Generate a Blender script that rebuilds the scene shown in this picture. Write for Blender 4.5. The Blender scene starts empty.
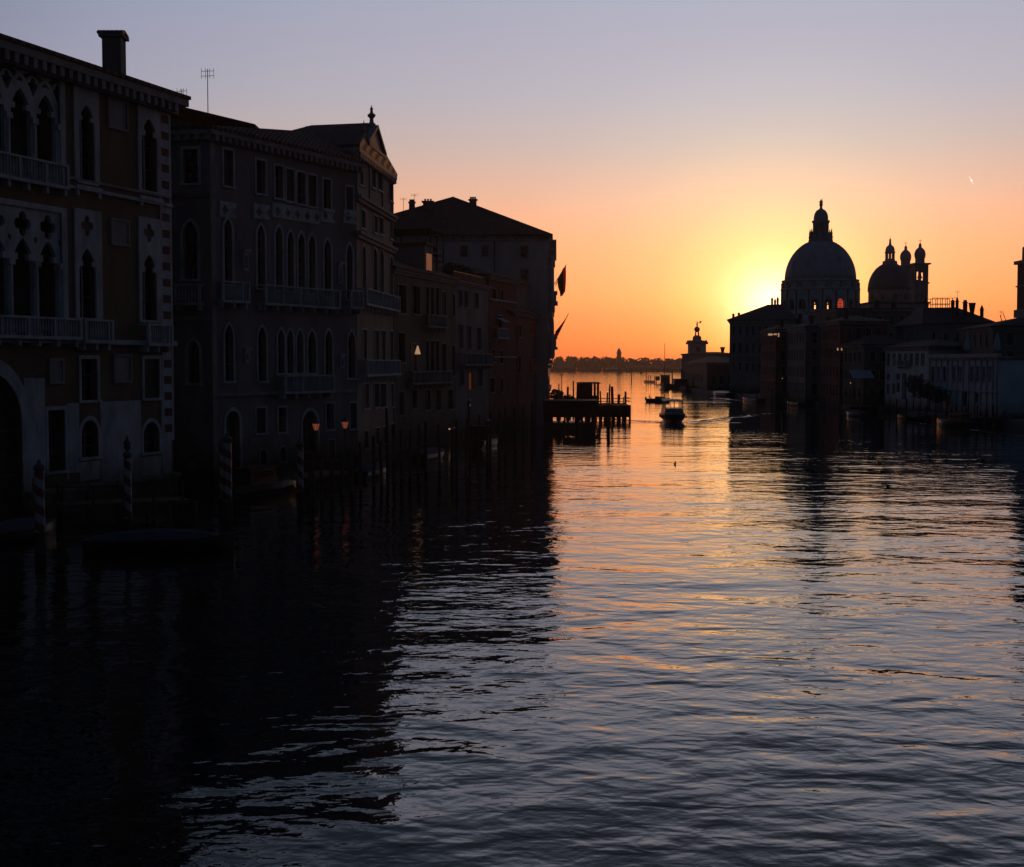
import bpy, bmesh, math, random
from mathutils import Vector, Matrix
R = math.radians
random.seed(7)
scene = bpy.context.scene
col = scene.collection

# ------------------------------------------------------------------ camera
CAMH, F, Y0 = 8.5, 1380.0, 363.0
PITCH = math.atan((433.5 - Y0) / F)
cam_d = bpy.data.cameras.new("camera")
cam = bpy.data.objects.new("camera", cam_d)
col.objects.link(cam)
cam.location = (0, 0, CAMH)
cam.rotation_euler = (R(90) - PITCH, 0, 0)
cam_d.sensor_fit = 'HORIZONTAL'
cam_d.sensor_width = 36
cam_d.lens = F * 36 / 1024
cam_d.clip_end = 40000
scene.camera = cam

# ------------------------------------------------------------------ view
vs = scene.view_settings
vs.view_transform = 'Standard'
vs.look = 'None'
vs.exposure = 0.0
vs.gamma = 1
vs.use_curve_mapping = False
try:
    scene.cycles.volume_bounces = 1
    scene.cycles.sample_clamp_indirect = 4
except Exception:
    pass

SUN_EL, SUN_AZ = R(2.0), R(10.7)          # azimuth to the right of +Y
SUN = Vector((math.sin(SUN_AZ) * math.cos(SUN_EL), math.cos(SUN_AZ) * math.cos(SUN_EL), math.sin(SUN_EL)))


def lin(c):
    out = []
    for v in c:
        v /= 255.0
        out.append(v / 12.92 if v <= .04045 else ((v + .055) / 1.055) ** 2.4)
    return out


# ------------------------------------------------------------------ sky
world = bpy.data.worlds.new("World")
scene.world = world
world.use_nodes = True
nt = world.node_tree
nt.nodes.clear()
N = nt.nodes.new
L = nt.links.new
out = N('ShaderNodeOutputWorld')
bg = N('ShaderNodeBackground')
bg.inputs['Strength'].default_value = 1.0
sky = N('ShaderNodeTexSky')
sky.sky_type = 'NISHITA'
sky.sun_disc = False
sky.sun_elevation = SUN_EL
sky.sun_rotation = SUN_AZ
sky.air_density = 1.6
sky.dust_density = 4.0
sky.ozone_density = 2.0
bg_n = N('ShaderNodeBackground')
bg_n.inputs['Strength'].default_value = 0.014
L(sky.outputs[0], bg_n.inputs[0])
tc = N('ShaderNodeTexCoord')
sep = N('ShaderNodeSeparateXYZ')
nrm = N('ShaderNodeVectorMath'); nrm.operation = 'NORMALIZE'
L(tc.outputs['Generated'], nrm.inputs[0])
L(nrm.outputs[0], sep.inputs[0])


def math_node(op, a, b=None):
    m = N('ShaderNodeMath'); m.operation = op
    for i, v in enumerate((a, b)):
        if v is None:
            continue
        if isinstance(v, (int, float)):
            m.inputs[i].default_value = v
        else:
            L(v, m.inputs[i])
    return m.outputs[0]


def ramp(fac, stops):
    r = N('ShaderNodeValToRGB')
    cr = r.color_ramp
    while len(cr.elements) < len(stops):
        cr.elements.new(0.5)
    for e, (p, c) in zip(cr.elements, sorted(stops)):
        e.position = p
        e.color = (*c, 1)
    L(fac, r.inputs[0])
    return r.outputs[0]


el = math_node('MULTIPLY', math_node('ARCSINE', sep.outputs[2]), 180 / math.pi / 90)
# how the air's colour changes from the horizon up (degrees above the horizon, linear colour)
bands = [(-1.0, lin((30, 22, 22))), (-0.3, lin((225, 100, 45))), (0.2, (1.1, .19, .03)), (1.0, (1.22, .255, .038)), (2.6, (1.32, .37, .085)),
         (4.7, (1.15, .43, .18)), (6.7, (.82, .46, .31)), (8.8, (.575, .455, .42)), (10.8, (.46, .44, .50)),
         (12.8, (.42, .415, .51)), (15.0, (.37, .41, .52)), (17.5, (.175, .215, .29)), (22, (.06, .082, .118)), (29, (.03, .043, .063)),
         (42, (.04, .06, .10)), (60, (.06, .13, .24)), (90, (.10, .30, .60))]
elc = math_node('ADD', el, 1 / 90.0)      # shift so that -1 deg is 0
base = ramp(elc, [((d + 1) / 91.0 * 91 / 90, c) for d, c in bands if (d + 1) / 90 <= 1] + [(1.0, bands[-1][1])])
sunv = N('ShaderNodeVectorMath'); sunv.operation = 'DOT_PRODUCT'
L(nrm.outputs[0], sunv.inputs[0])
sunv.inputs[1].default_value = SUN
ang = math_node('MULTIPLY', math_node('ARCCOSINE', math_node('MINIMUM', sunv.outputs['Value'], 1.0)), 180 / math.pi / 180)
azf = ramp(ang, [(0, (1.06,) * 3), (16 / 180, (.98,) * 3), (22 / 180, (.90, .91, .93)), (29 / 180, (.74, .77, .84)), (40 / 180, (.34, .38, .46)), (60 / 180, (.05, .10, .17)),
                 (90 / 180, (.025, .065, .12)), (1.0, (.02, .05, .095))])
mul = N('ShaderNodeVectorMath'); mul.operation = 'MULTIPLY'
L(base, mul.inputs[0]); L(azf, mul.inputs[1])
glow = ramp(ang, [(0, (2.6, 2.2, 1.5)), (.9 / 180, (1.8, 1.5, .95)), (1.7 / 180, (1.0, .82, .38)), (3.0 / 180, (.50, .43, .15)), (5 / 180, (.18, .19, .09)),
                  (7.5 / 180, (.06, .085, .06)), (11 / 180, (.015, .025, .025)), (16 / 180, (0, 0, 0)), (1, (0, 0, 0))])
above = ramp(elc, [(0.0, (0, 0, 0)), (.7 / 90, (0, 0, 0)), (1.6 / 90, (.75, .62, .35)), (4 / 90, (1, 1, .95)), (1, (1, 1, 1))])
gm = N('ShaderNodeVectorMath'); gm.operation = 'MULTIPLY'
L(glow, gm.inputs[0]); L(above, gm.inputs[1])
add = N('ShaderNodeVectorMath'); add.operation = 'ADD'
L(mul.outputs[0], add.inputs[0]); L(gm.outputs[0], add.inputs[1])
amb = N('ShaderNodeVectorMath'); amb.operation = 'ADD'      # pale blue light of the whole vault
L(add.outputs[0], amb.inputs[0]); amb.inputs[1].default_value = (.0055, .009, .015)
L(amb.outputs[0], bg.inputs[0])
adds = N('ShaderNodeAddShader')
L(bg.outputs[0], adds.inputs[0]); L(bg_n.outputs[0], adds.inputs[1])
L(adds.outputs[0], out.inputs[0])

# ------------------------------------------------------------------ sun
sun_d = bpy.data.lights.new("sun", 'SUN')
sun_d.energy = 0.8
sun_d.angle = R(0.5)
sun_d.color = (1.0, .40, .13)
sun_o = bpy.data.objects.new("sun", sun_d)
col.objects.link(sun_o)
sun_o.location = SUN * 200
sun_o.rotation_euler = SUN.to_track_quat('Z', 'Y').to_euler()


# ------------------------------------------------------------------ pixel -> point helpers (for measuring the photograph)
def ray(px, py):
    a, b = (px - 512) / F, (433.5 - py) / F
    return Vector((a, math.cos(PITCH) + b * math.sin(PITCH), -math.sin(PITCH) + b * math.cos(PITCH)))


def W(px, py, z=0.0):
    d = ray(px, py)
    t = (z - CAMH) / d.z
    return Vector((d.x * t, d.y * t, z))


def D(px, py, Y):
    d = ray(px, py)
    t = Y / d.y
    return Vector((d.x * t, Y, CAMH + d.z * t))


# ------------------------------------------------------------------ materials
def mat(name, c1, c2=None, scale=.6, rough=.85, bump=0.0, bscale=8.0, metallic=0.0, detail=5, tide=False):
    m = bpy.data.materials.new(name)
    m.use_nodes = True
    t = m.node_tree
    b = t.nodes['Principled BSDF']
    b.inputs['Roughness'].default_value = rough
    b.inputs['Metallic'].default_value = metallic
    c2 = c2 or [v * .6 for v in c1]
    co = t.nodes.new('ShaderNodeTexCoord')
    no = t.nodes.new('ShaderNodeTexNoise')
    no.inputs['Scale'].default_value = scale
    no.inputs['Detail'].default_value = detail
    no.inputs['Roughness'].default_value = .65
    mp = t.nodes.new('ShaderNodeMapping')
    mp.inputs['Scale'].default_value = (1, 1, .45)
    t.links.new(co.outputs['Object'], mp.inputs[0])
    t.links.new(mp.outputs[0], no.inputs[0])
    r = t.nodes.new('ShaderNodeValToRGB')
    r.color_ramp.elements[0].position = .35
    r.color_ramp.elements[1].position = .65
    r.color_ramp.elements[0].color = (*c2, 1)
    r.color_ramp.elements[1].color = (*c1, 1)
    t.links.new(no.outputs[0], r.inputs[0])
    t.links.new(r.outputs[0], b.inputs['Base Color'])
    if tide:
        ge = t.nodes.new('ShaderNodeNewGeometry'); sx = t.nodes.new('ShaderNodeSeparateXYZ')
        t.links.new(ge.outputs['Position'], sx.inputs[0])
        nn = t.nodes.new('ShaderNodeTexNoise'); nn.inputs['Scale'].default_value = .9; nn.inputs['Detail'].default_value = 6
        t.links.new(ge.outputs['Position'], nn.inputs[0])
        ma = t.nodes.new('ShaderNodeMath'); ma.operation = 'MULTIPLY_ADD'; ma.inputs[1].default_value = -2.2
        t.links.new(nn.outputs[0], ma.inputs[0]); t.links.new(sx.outputs[2], ma.inputs[2])
        mr = t.nodes.new('ShaderNodeMapRange'); mr.inputs[1].default_value = -.3; mr.inputs[2].default_value = 2.2
        t.links.new(ma.outputs[0], mr.inputs[0])
        mx = t.nodes.new('ShaderNodeMixRGB'); mx.inputs[1].default_value = (.018, .020, .014, 1)
        t.links.new(mr.outputs[0], mx.inputs[0]); t.links.new(r.outputs[0], mx.inputs[2])
        t.links.new(mx.outputs[0], b.inputs['Base Color'])
    if bump:
        n2 = t.nodes.new('ShaderNodeTexNoise')
        n2.inputs['Scale'].default_value = bscale
        n2.inputs['Detail'].default_value = 4
        t.links.new(co.outputs['Object'], n2.inputs[0])
        bp = t.nodes.new('ShaderNodeBump')
        bp.inputs['Strength'].default_value = .6
        bp.inputs['Distance'].default_value = bump
        t.links.new(n2.outputs[0], bp.inputs['Height'])
        t.links.new(bp.outputs[0], b.inputs['Normal'])
    return m


def brick_mat(name, c1, c2, mortar, scale=1.0):
    m = mat(name, c1, c2)
    t = m.node_tree
    b = t.nodes['Principled BSDF']
    br = t.nodes.new('ShaderNodeTexBrick')
    co = t.nodes.new('ShaderNodeTexCoord')
    sp = t.nodes.new('ShaderNodeSeparateXYZ'); cb = t.nodes.new('ShaderNodeCombineXYZ')
    ad = t.nodes.new('ShaderNodeMath'); ad.operation = 'ADD'
    t.links.new(co.outputs['Object'], sp.inputs[0])
    t.links.new(sp.outputs[0], ad.inputs[0]); t.links.new(sp.outputs[1], ad.inputs[1])
    t.links.new(ad.outputs[0], cb.inputs[0]); t.links.new(sp.outputs[2], cb.inputs[1])
    t.links.new(cb.outputs[0], br.inputs[0])
    br.inputs['Scale'].default_value = 2.2 * scale
    br.inputs['Color1'].default_value = (*c1, 1)
    br.inputs['Color2'].default_value = (*c2, 1)
    br.inputs['Mortar'].default_value = (*mortar, 1)
    mix = t.nodes.new('ShaderNodeMixRGB'); mix.blend_type = 'MULTIPLY'; mix.inputs[0].default_value = .7
    old = b.inputs['Base Color'].links[0].from_socket
    ml = t.nodes.new('ShaderNodeMixRGB'); ml.blend_type = 'ADD'; ml.inputs[0].default_value = 1
    t.links.new(old, ml.inputs[1]); ml.inputs[2].default_value = (.35, .35, .35, 1)
    t.links.new(br.outputs[0], mix.inputs[1]); t.links.new(ml.outputs[0], mix.inputs[2])
    t.links.new(mix.outputs[0], b.inputs['Base Color'])
    return m


def tile_mat(name, c1, c2):
    m = mat(name, c1, c2, scale=1.6)
    t = m.node_tree
    b = t.nodes['Principled BSDF']
    co = t.nodes.new('ShaderNodeTexCoord')
    w = t.nodes.new('ShaderNodeTexWave')
    w.inputs['Scale'].default_value = 1.3
    w.inputs['Distortion'].default_value = .6
    t.links.new(co.outputs['Object'], w.inputs[0])
    bp = t.nodes.new('ShaderNodeBump'); bp.inputs['Distance'].default_value = .06
    t.links.new(w.outputs['Fac'], bp.inputs['Height'])
    t.links.new(bp.outputs[0], b.inputs['Normal'])
    return m


M = {
    'stone': mat('pale_stone', (.44, .49, .52), (.24, .275, .30), 1.1, .8, .02, tide=True),
    'stone_grey': mat('grey_stone', (.30, .29, .29), (.17, .165, .17), .8, .85, .02, tide=True),
    'stone_dark': mat('dark_stone', (.16, .15, .15), (.09, .085, .085), .8, .9, .02, tide=True),
    'stucco_brown': mat('brown_stucco', (.17, .12, .07), (.10, .075, .05), .5, .9, .02, tide=True),
    'stucco_grey': mat('grey_stucco', (.23, .215, .215), (.13, .125, .13), .35, .9, .02, tide=True),
    'stucco_pale': mat('pale_stucco', (.46, .43, .42), (.32, .30, .295), .3, .9, .02),
    'stucco_warm': mat('warm_stucco', (.30, .24, .20), (.18, .14, .12), .35, .9, .02, tide=True),
    'stucco_red': mat('red_stucco', (.24, .055, .04), (.13, .035, .03), .5, .9, .02, tide=True),
    'stucco_olive': mat('olive_stucco', (.17, .15, .11), (.10, .09, .07), .5, .9, .02, tide=True),
    'stucco_white': mat('white_stucco', (.66, .66, .70), (.45, .45, .49), .35, .9, .01, tide=True),
    'stucco_blue': mat('blue_white_stone', (.52, .62, .70), (.34, .42, .48), .5, .85, .01, tide=True),
    'quoin_red': mat('red_quoin', (.16, .06, .05), (.09, .04, .035), 1, .9),
    'brick': brick_mat('old_brick', (.24, .09, .055), (.16, .06, .04), (.2, .17, .14)),
    'tile': tile_mat('roof_tile', (.11, .052, .036), (.055, .03, .024)),
    'lead_dark': mat('dark_lead_roof', (.09, .09, .11), (.06, .06, .07), .35, .6, .03, 2),
    'lead': mat('lead_roof', (.34, .34, .38), (.25, .25, .28), .35, .55, .03, 2),
    'wood': mat('old_wood', (.10, .07, .05), (.045, .035, .028), 2.5, .9, .02),
    'wood_dark': mat('tarred_wood', (.045, .038, .032), (.02, .018, .016), 2.5, .85, .02),
    'metal': mat('dark_metal', (.05, .05, .055), (.03, .03, .03), 3, .5),
    'glass': mat('window_glass', (.006, .007, .010), (.004, .005, .006), .8, .22),
    'shutter_brown': mat('brown_shutter', (.07, .045, .03), (.04, .028, .02), 1.5, .8),
    'shutter': mat('dark_shutter', (.035, .045, .04), (.02, .026, .024), 1, .8),
    'red_paint': mat('red_paint', (.30, .03, .03), (.18, .02, .02), 3, .6),
    'white_paint': mat('white_paint', (.62, .60, .58), (.42, .40, .38), 3, .6),
    'boat_white': mat('boat_white', (.42, .42, .42), (.3, .3, .3), 2, .35),
    'boat_grey': mat('grey_boat_paint', (.26, .28, .33), (.18, .19, .22), 2, .5),
    'boat_dark': mat('boat_dark', (.02, .022, .03), (.012, .012, .016), 2, .3),
    'varnish': mat('varnished_wood', (.16, .06, .03), (.09, .035, .02), 3, .3),
    'canvas': mat('canvas', (.45, .46, .50), (.3, .31, .34), 2, .9),
    'canvas_blue': mat('blue_canvas', (.045, .05, .075), (.025, .03, .045), 2, .9),
    'skin': mat('skin', (.35, .2, .14)),
    'cloth_dark': mat('dark_cloth', (.03, .03, .04)),
    'flag_green': mat('green_cloth', (.02, .10, .04)),
    'flag_white': mat('white_cloth', (.6, .58, .55)),
    'flag_red': mat('red_cloth', (.45, .02, .02)),
    'leaf': mat('leaves', (.06, .075, .035), (.03, .04, .02), 1.2, .8),
    'leaf_red': mat('autumn_leaves', (.12, .035, .025), (.06, .02, .018), 1.2, .8),
    'bark': mat('bark', (.06, .045, .035)),
    'earth': mat('earth', (.10, .09, .075), (.05, .045, .04), .2, .95),
    'paving': mat('paving', (.20, .19, .18), (.12, .115, .11), .5, .9, .01),
    'feather': mat('feather', (.10, .09, .08)),
}


def glow_mat(name, c, s):
    m = mat(name, c)
    b = m.node_tree.nodes['Principled BSDF']
    b.inputs['Emission Color'].default_value = (*c, 1)
    b.inputs['Emission Strength'].default_value = s
    return m


M['red_glow_glass'] = glow_mat('red_glow_glass', (1.0, .12, .05), .5)  # emission stands in for sky light coming through the drum
M['lamp_pink'] = glow_mat('pink_lamp_glass', (.9, .22, .12), .16)
M['lamp_glint_warm'] = glow_mat('warm_lamp_glint', (1.0, .55, .3), .38)  # lamps, plus emission put in for window and pole glints
M['glint_white'] = glow_mat('white_glint', (1.0, .85, .75), 1.0)  # emission put in for a metal glint
M['glow_pane'] = glow_mat('glow_pane', (1.0, .24, .07), .055)
M['red_glow_pane'] = glow_mat('red_glow_pane', (1.0, .10, .03), .13)  # emission stands in for sunrise glow on the red walls


# ------------------------------------------------------------------ mesh builder
class MB:
    def __init__(s):
        s.v = []; s.f = []

    def poly(s, pts):
        i = len(s.v)
        s.v += [tuple(p) for p in pts]
        s.f.append(tuple(range(i, i + len(pts))))

    def hexa(s, p):      # 8 points: bottom 4 ccw, top 4 ccw
        i = len(s.v)
        s.v += [tuple(q) for q in p]
        for f in ((0, 3, 2, 1), (4, 5, 6, 7), (0, 1, 5, 4), (1, 2, 6, 5), (2, 3, 7, 6), (3, 0, 4, 7)):
            s.f.append(tuple(i + k for k in f))

    def box(s, x0, x1, y0, y1, z0, z1):
        s.hexa([(x0, y0, z0), (x1, y0, z0), (x1, y1, z0), (x0, y1, z0), (x0, y0, z1), (x1, y0, z1), (x1, y1, z1), (x0, y1, z1)])

    def prism(s, pts, z0, z1):
        i = len(s.v); n = len(pts)
        s.v += [(p[0], p[1], z0) for p in pts] + [(p[0], p[1], z1) for p in pts]
        s.f.append(tuple(range(i + n - 1, i - 1, -1)))
        s.f.append(tuple(range(i + n, i + 2 * n)))
        for k in range(n):
            j = (k + 1) % n
            s.f.append((i + k, i + j, i + n + j, i + n + k))

    def tube(s, a, b, r0, r1=None, n=8):
        a, b = Vector(a), Vector(b)
        r1 = r0 if r1 is None else r1
        d = (b - a).normalized()
        q = d.orthogonal().normalized(); w = d.cross(q)
        i = len(s.v)
        for p, r in ((a, r0), (b, r1)):
            for k in range(n):
                t = 2 * math.pi * k / n
                s.v.append(tuple(p + (q * math.cos(t) + w * math.sin(t)) * r))
        for k in range(n):
            j = (k + 1) % n
            s.f.append((i + k, i + j, i + n + j, i + n + k))
        s.f.append(tuple(i + k for k in range(n))[::-1])
        s.f.append(tuple(i + n + k for k in range(n)))

    def lathe(s, prof, cx=0, cy=0, n=24, rot=0.0, sx=1, sy=1):
        i = len(s.v)
        for r, z in prof:
            for k in range(n):
                t = 2 * math.pi * k / n + rot
                s.v.append((cx + r * math.cos(t) * sx, cy + r * math.sin(t) * sy, z))
        m = len(prof)
        for a in range(m - 1):
            for k in range(n):
                j = (k + 1) % n
                s.f.append((i + a * n + k, i + a * n + j, i + (a + 1) * n + j, i + (a + 1) * n + k))
        s.f.append(tuple(i + k for k in range(n))[::-1])
        s.f.append(tuple(i + (m - 1) * n + k for k in range(n)))

    def loft(s, rings, cap=True):
        i = len(s.v); n = len(rings[0])
        for r in rings:
            s.v += [tuple(p) for p in r]
        for a in range(len(rings) - 1):
            for k in range(n):
                j = (k + 1) % n
                s.f.append((i + a * n + k, i + a * n + j, i + (a + 1) * n + j, i + (a + 1) * n + k))
        if cap:
            s.f.append(tuple(i + k for k in range(n))[::-1])
            s.f.append(tuple(i + (len(rings) - 1) * n + k for k in range(n)))

    def build(s, name, m, parent=None, smooth=False, recalc=True, label=None):
        off = Vector((0, 0, 0)); p = parent
        while p is not None:
            off += p.location; p = p.parent
        me = bpy.data.meshes.new(name)
        me.from_pydata([tuple(Vector(v) - off) for v in s.v], [], s.f)
        if recalc:
            bm = bmesh.new(); bm.from_mesh(me)
            bmesh.ops.recalc_face_normals(bm, faces=bm.faces)
            bm.to_mesh(me); bm.free()
        me.materials.append(M[m] if isinstance(m, str) else m)
        if smooth:
            for q in me.polygons:
                q.use_smooth = True
        o = bpy.data.objects.new(name, me)
        col.objects.link(o)
        o.parent = parent
        if label:
            o['label'] = label
        return o


def tag(o, label=None, cat=None, group=None, kind=None):
    if label: o['label'] = label
    if cat: o['category'] = cat
    if group: o['group'] = group
    if kind: o['kind'] = kind
    return o


def thing(name, label, cat, loc=(0, 0, 0), group=None, rz=0.0):
    o = bpy.data.objects.new(name, None)
    col.objects.link(o)
    o.empty_display_size = .5
    o.location = loc
    o.rotation_euler = (0, 0, rz)
    return tag(o, label, cat, group)


def copy_tree(o, parent=None):
    c = o.copy(); col.objects.link(c); c.parent = parent
    for ch in [q for q in bpy.data.objects if q.parent == o]:
        copy_tree(ch, c)
    return c


# ------------------------------------------------------------------ facades
class Fac:
    """vertical wall plane from a to b; n points away from the inside point"""
    def __init__(s, a, b, inside):
        s.a = Vector((a[0], a[1])); s.b = Vector((b[0], b[1]))
        s.L = (s.b - s.a).length
        s.d = (s.b - s.a) / s.L
        s.n = Vector((s.d.y, -s.d.x))
        if (Vector((inside[0], inside[1])) - s.a).dot(s.n) > 0:
            s.n = -s.n

    def p(s, u, z, w=0.0):
        q = s.a + s.d * u + s.n * w
        return Vector((q.x, q.y, z))

    def hit(s, px, py):
        r = ray(px, py)
        den = r.x * s.n.x + r.y * s.n.y
        t = (s.a.x * s.n.x + s.a.y * s.n.y) / den
        q = Vector((r.x * t, r.y * t))
        return (q - s.a).dot(s.d), CAMH + r.z * t

    def rect(s, xl, xr, yt, yb):
        xc, yc = (xl + xr) / 2, (yt + yb) / 2
        u0 = s.hit(xl, yc)[0]; u1 = s.hit(xr, yc)[0]
        if u0 > u1: u0, u1 = u1, u0
        z1 = s.hit(xc, yt)[1]; z0 = s.hit(xc, yb)[1]
        return u0, u1, z0, z1

    def box(s, mb, u0, u1, z0, z1, w0, w1):
        mb.hexa([s.p(u0, z0, w0), s.p(u1, z0, w0), s.p(u1, z0, w1), s.p(u0, z0, w1),
                 s.p(u0, z1, w0), s.p(u1, z1, w0), s.p(u1, z1, w1), s.p(u0, z1, w1)])


def outline(u0, u1, z0, z1, kind):
    if kind == 'rect':
        return [(u0, z0), (u0, z1), (u1, z1), (u1, z0)], None
    w = u1 - u0
    if kind == 'goth':
        h = min(w * .95, (z1 - z0) * .5)
        zs = z1 - h
        left = []
        for k in range(7):
            a = R(60) * k / 6
            left.append((u1 - w * math.cos(a), zs + h * math.sin(a) / math.sin(R(60))))
        right = [(u0 + u1 - u, z) for u, z in left[::-1][1:]]
    else:
        h = min(w * .5, (z1 - z0) * .5)
        zs = z1 - h
        left = [((u0 + u1) / 2 - w / 2 * math.cos(a), zs + h * math.sin(a)) for a in [R(90) * k / 6 for k in range(7)]]
        right = [(u0 + u1 - u, z) for u, z in left[::-1][1:]]
    arc = left + right
    return [(u0, z0)] + arc + [(u1, z0)], arc


def make_walls(root, corners, z0, z1, openings, m, depth=.4, name='wall', wm='stone', trim=.16, inside=None):
    """walls round a footprint with real holes; openings = {edge: [dict(r=(u0,u1,z0,z1), k=kind, ...)]}"""
    cx = sum(c[0] for c in corners) / len(corners); cy = sum(c[1] for c in corners) / len(corners)
    mb = MB()
    facs = []
    for i in range(len(corners)):
        a, b = corners[i], corners[(i + 1) % len(corners)]
        f = Fac(a, b, (cx, cy))
        facs.append(f)
        ops = []
        for o in openings.get(i, []):
            r = list(o['r'])
            r[0] = max(r[0], .02); r[1] = min(r[1], f.L - .02)
            r[2] = max(r[2], z0 + .02); r[3] = min(r[3], z1 - .02)
            if r[1] - r[0] < .1 or r[3] - r[2] < .1:
                continue
            ops.append((r, o))
        us = sorted({0.0, f.L} | {r[0] for r, o in ops} | {r[1] for r, o in ops})
        zs = sorted({z0, z1} | {r[2] for r, o in ops} | {r[3] for r, o in ops})
        for a_, b_ in zip(us, us[1:]):
            for c_, d_ in zip(zs, zs[1:]):
                if b_ - a_ < 1e-5 or d_ - c_ < 1e-5:
                    continue
                um, zm = (a_ + b_) / 2, (c_ + d_) / 2
                if any(r[0] < um < r[1] and r[2] < zm < r[3] for r, o in ops):
                    continue
                mb.poly([f.p(a_, c_), f.p(b_, c_), f.p(b_, d_), f.p(a_, d_)])
        for r, o in ops:
            k = o.get('k', 'rect')
            pts, arc = outline(*r, k)
            if arc:
                for (ua, za), (ub, zb) in zip(arc, arc[1:]):
                    if abs(za - r[3]) < 1e-6 and abs(zb - r[3]) < 1e-6:
                        continue
                    mb.poly([f.p(ua, za), f.p(ub, zb), f.p(ub, r[3]), f.p(ua, r[3])])
            ring = pts + [pts[0]]
            dd = o.get('depth', depth)
            for (ua, za), (ub, zb) in zip(ring, ring[1:]):
                mb.poly([f.p(ua, za), f.p(ub, zb), f.p(ub, zb, -dd), f.p(ua, za, -dd)])
            if o.get('bare'):
                if not o.get('open'):
                    mb2 = MB(); mb2.poly([f.p(u, z, -dd) for u, z in pts])
                    mb2.build(o.get('bare'), o.get('pane', 'glass'), root, recalc=False)
                continue
            # frame proud of the wall, following the outline
            t = o.get('trim', trim)
            cu, cz = (r[0] + r[1]) / 2, (r[2] + r[3]) / 2
            fr = MB()
            outer = []
            for (u, z) in pts:
                if arc and z > r[2] + 1e-6 and (u, z) not in ((r[0], r[2]), (r[1], r[2])):
                    h_ = arc[0][1]
                    dv = Vector((u - cu, max(0, z - h_)))
                    dv.normalize() if dv.length else None
                    outer.append((u + dv.x * t, z + dv.y * t * 1.15))
                else:
                    outer.append((u + (t if u > cu else -t), z + (t if z > cz else 0)))
            for q in range(len(pts) - 1):
                (a1, b1), (a2, b2) = pts[q], pts[q + 1]
                (c1, d1), (c2, d2) = outer[q], outer[q + 1]
                fr.hexa([f.p(a1, b1, -.02), f.p(c1, d1, -.02), f.p(c2, d2, -.02), f.p(a2, b2, -.02),
                         f.p(a1, b1, .06), f.p(c1, d1, .06), f.p(c2, d2, .06), f.p(a2, b2, .06)])
            f.box(fr, r[0] - t * 1.3, r[1] + t * 1.3, r[2] - .16, r[2], -.02, .14)
            if o.get('tall'):
                f.box(fr, cu - .035, cu + .035, r[2], r[3] - (.3 if arc else 0), -dd + .02, -dd + .10)
            win = fr.build(o.get('name', 'window'), o.get('wm', wm), root, label=o.get('label'))
            pk = o.get('pane', 'glass'); dp = dd
            if pk == 'glass' and k == 'rect' and r[3] - r[2] < 3.2:      # some shutters are closed
                q_ = random.random()
                if q_ < .22: pk = 'shutter'; dp = .12
                elif q_ < .32: pk = 'shutter_brown'; dp = .12
            pn = MB(); pn.poly([f.p(u, z, -dp) for u, z in pts])
            pn.build('closed_shutter' if dp != dd else 'pane', pk, win, recalc=False)
            if dp != dd: continue
            if r[1] - r[0] > .5:
                bars = MB()
                f.box(bars, cu - .03, cu + .03, r[2], r[3] - .05, -dd + .005, -dd + .06)
                for q in range(1, 3):
                    zz = r[2] + (r[3] - r[2]) * q / 3.3
                    f.box(bars, r[0], r[1], zz - .025, zz + .025, -dd + .008, -dd + .05)
                bars.build('glazing_bar', 'stone_dark', win)
    mb.build(name, m, root, recalc=False)
    return facs


def offset_poly(corners, e):
    """push a convex footprint outward by e"""
    n = len(corners)
    cx = sum(c[0] for c in corners) / n; cy = sum(c[1] for c in corners) / n
    lines = []
    for i in range(n):
        f = Fac(corners[i], corners[(i + 1) % n], (cx, cy))
        lines.append((f.a + f.n * e, f.d))
    outp = []
    for i in range(n):
        (p, d), (q, e2) = lines[i - 1], lines[i]
        den = d.x * e2.y - d.y * e2.x
        t = ((q.x - p.x) * e2.y - (q.y - p.y) * e2.x) / den
        outp.append((p.x + d.x * t, p.y + d.y * t))
    return outp


def hip_roof(root, corners, z, r0, r1, rz, over=.5, m='tile', rz1=None, thick=.22):
    """four-cornered hip roof; r0 sits over edge 0-3 side, r1 over edge 1-2 side"""
    c = offset_poly(corners, over)
    rz1 = rz if rz1 is None else rz1
    mb = MB()
    lo = [(p[0], p[1], z) for p in c]
    hi = [(p[0], p[1], z + thick) for p in c]
    i = len(mb.v)
    mb.v += lo + hi + [(r0[0], r0[1], rz), (r1[0], r1[1], rz1)]
    mb.f += [(3, 2, 1, 0), (0, 1, 5, 4), (1, 2, 6, 5), (2, 3, 7, 6), (3, 0, 4, 7),
             (4, 5, 9, 8), (5, 6, 9), (6, 7, 8, 9), (7, 4, 8)]
    ro = mb.build('roof', m, root)
    return ro


def cornice(root, corners, z, h, e, m='stone_grey', dentil=0.0, name='cornice'):
    mb = MB()
    n = len(corners)
    cs = [corners, offset_poly(corners, e * .5), offset_poly(corners, e)]
    lo = [(p[0], p[1]) for p in cs[1]]
    mb.prism(lo, z - h, z - h * .45)
    mb.prism([(p[0], p[1]) for p in cs[2]], z - h * .45, z - .01)
    if dentil:
        for i in range(n):
            f = Fac(cs[1][i], cs[1][(i + 1) % n], corners[(i + 2) % n])
            k = 0.3
            while k < f.L - .3:
                f.box(mb, k, k + dentil * .45, z - h * .95, z - h * .46, 0, e * .45)
                k += dentil
    return mb.build(name, m, root)


def band(root, f, z, h=.22, e=.15, m='stone', name='string_course', u0=0, u1=None):
    mb = MB()
    f.box(mb, u0, f.L if u1 is None else u1, z - h / 2, z + h / 2, -.01, e)
    return mb.build(name, m, root)


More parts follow.
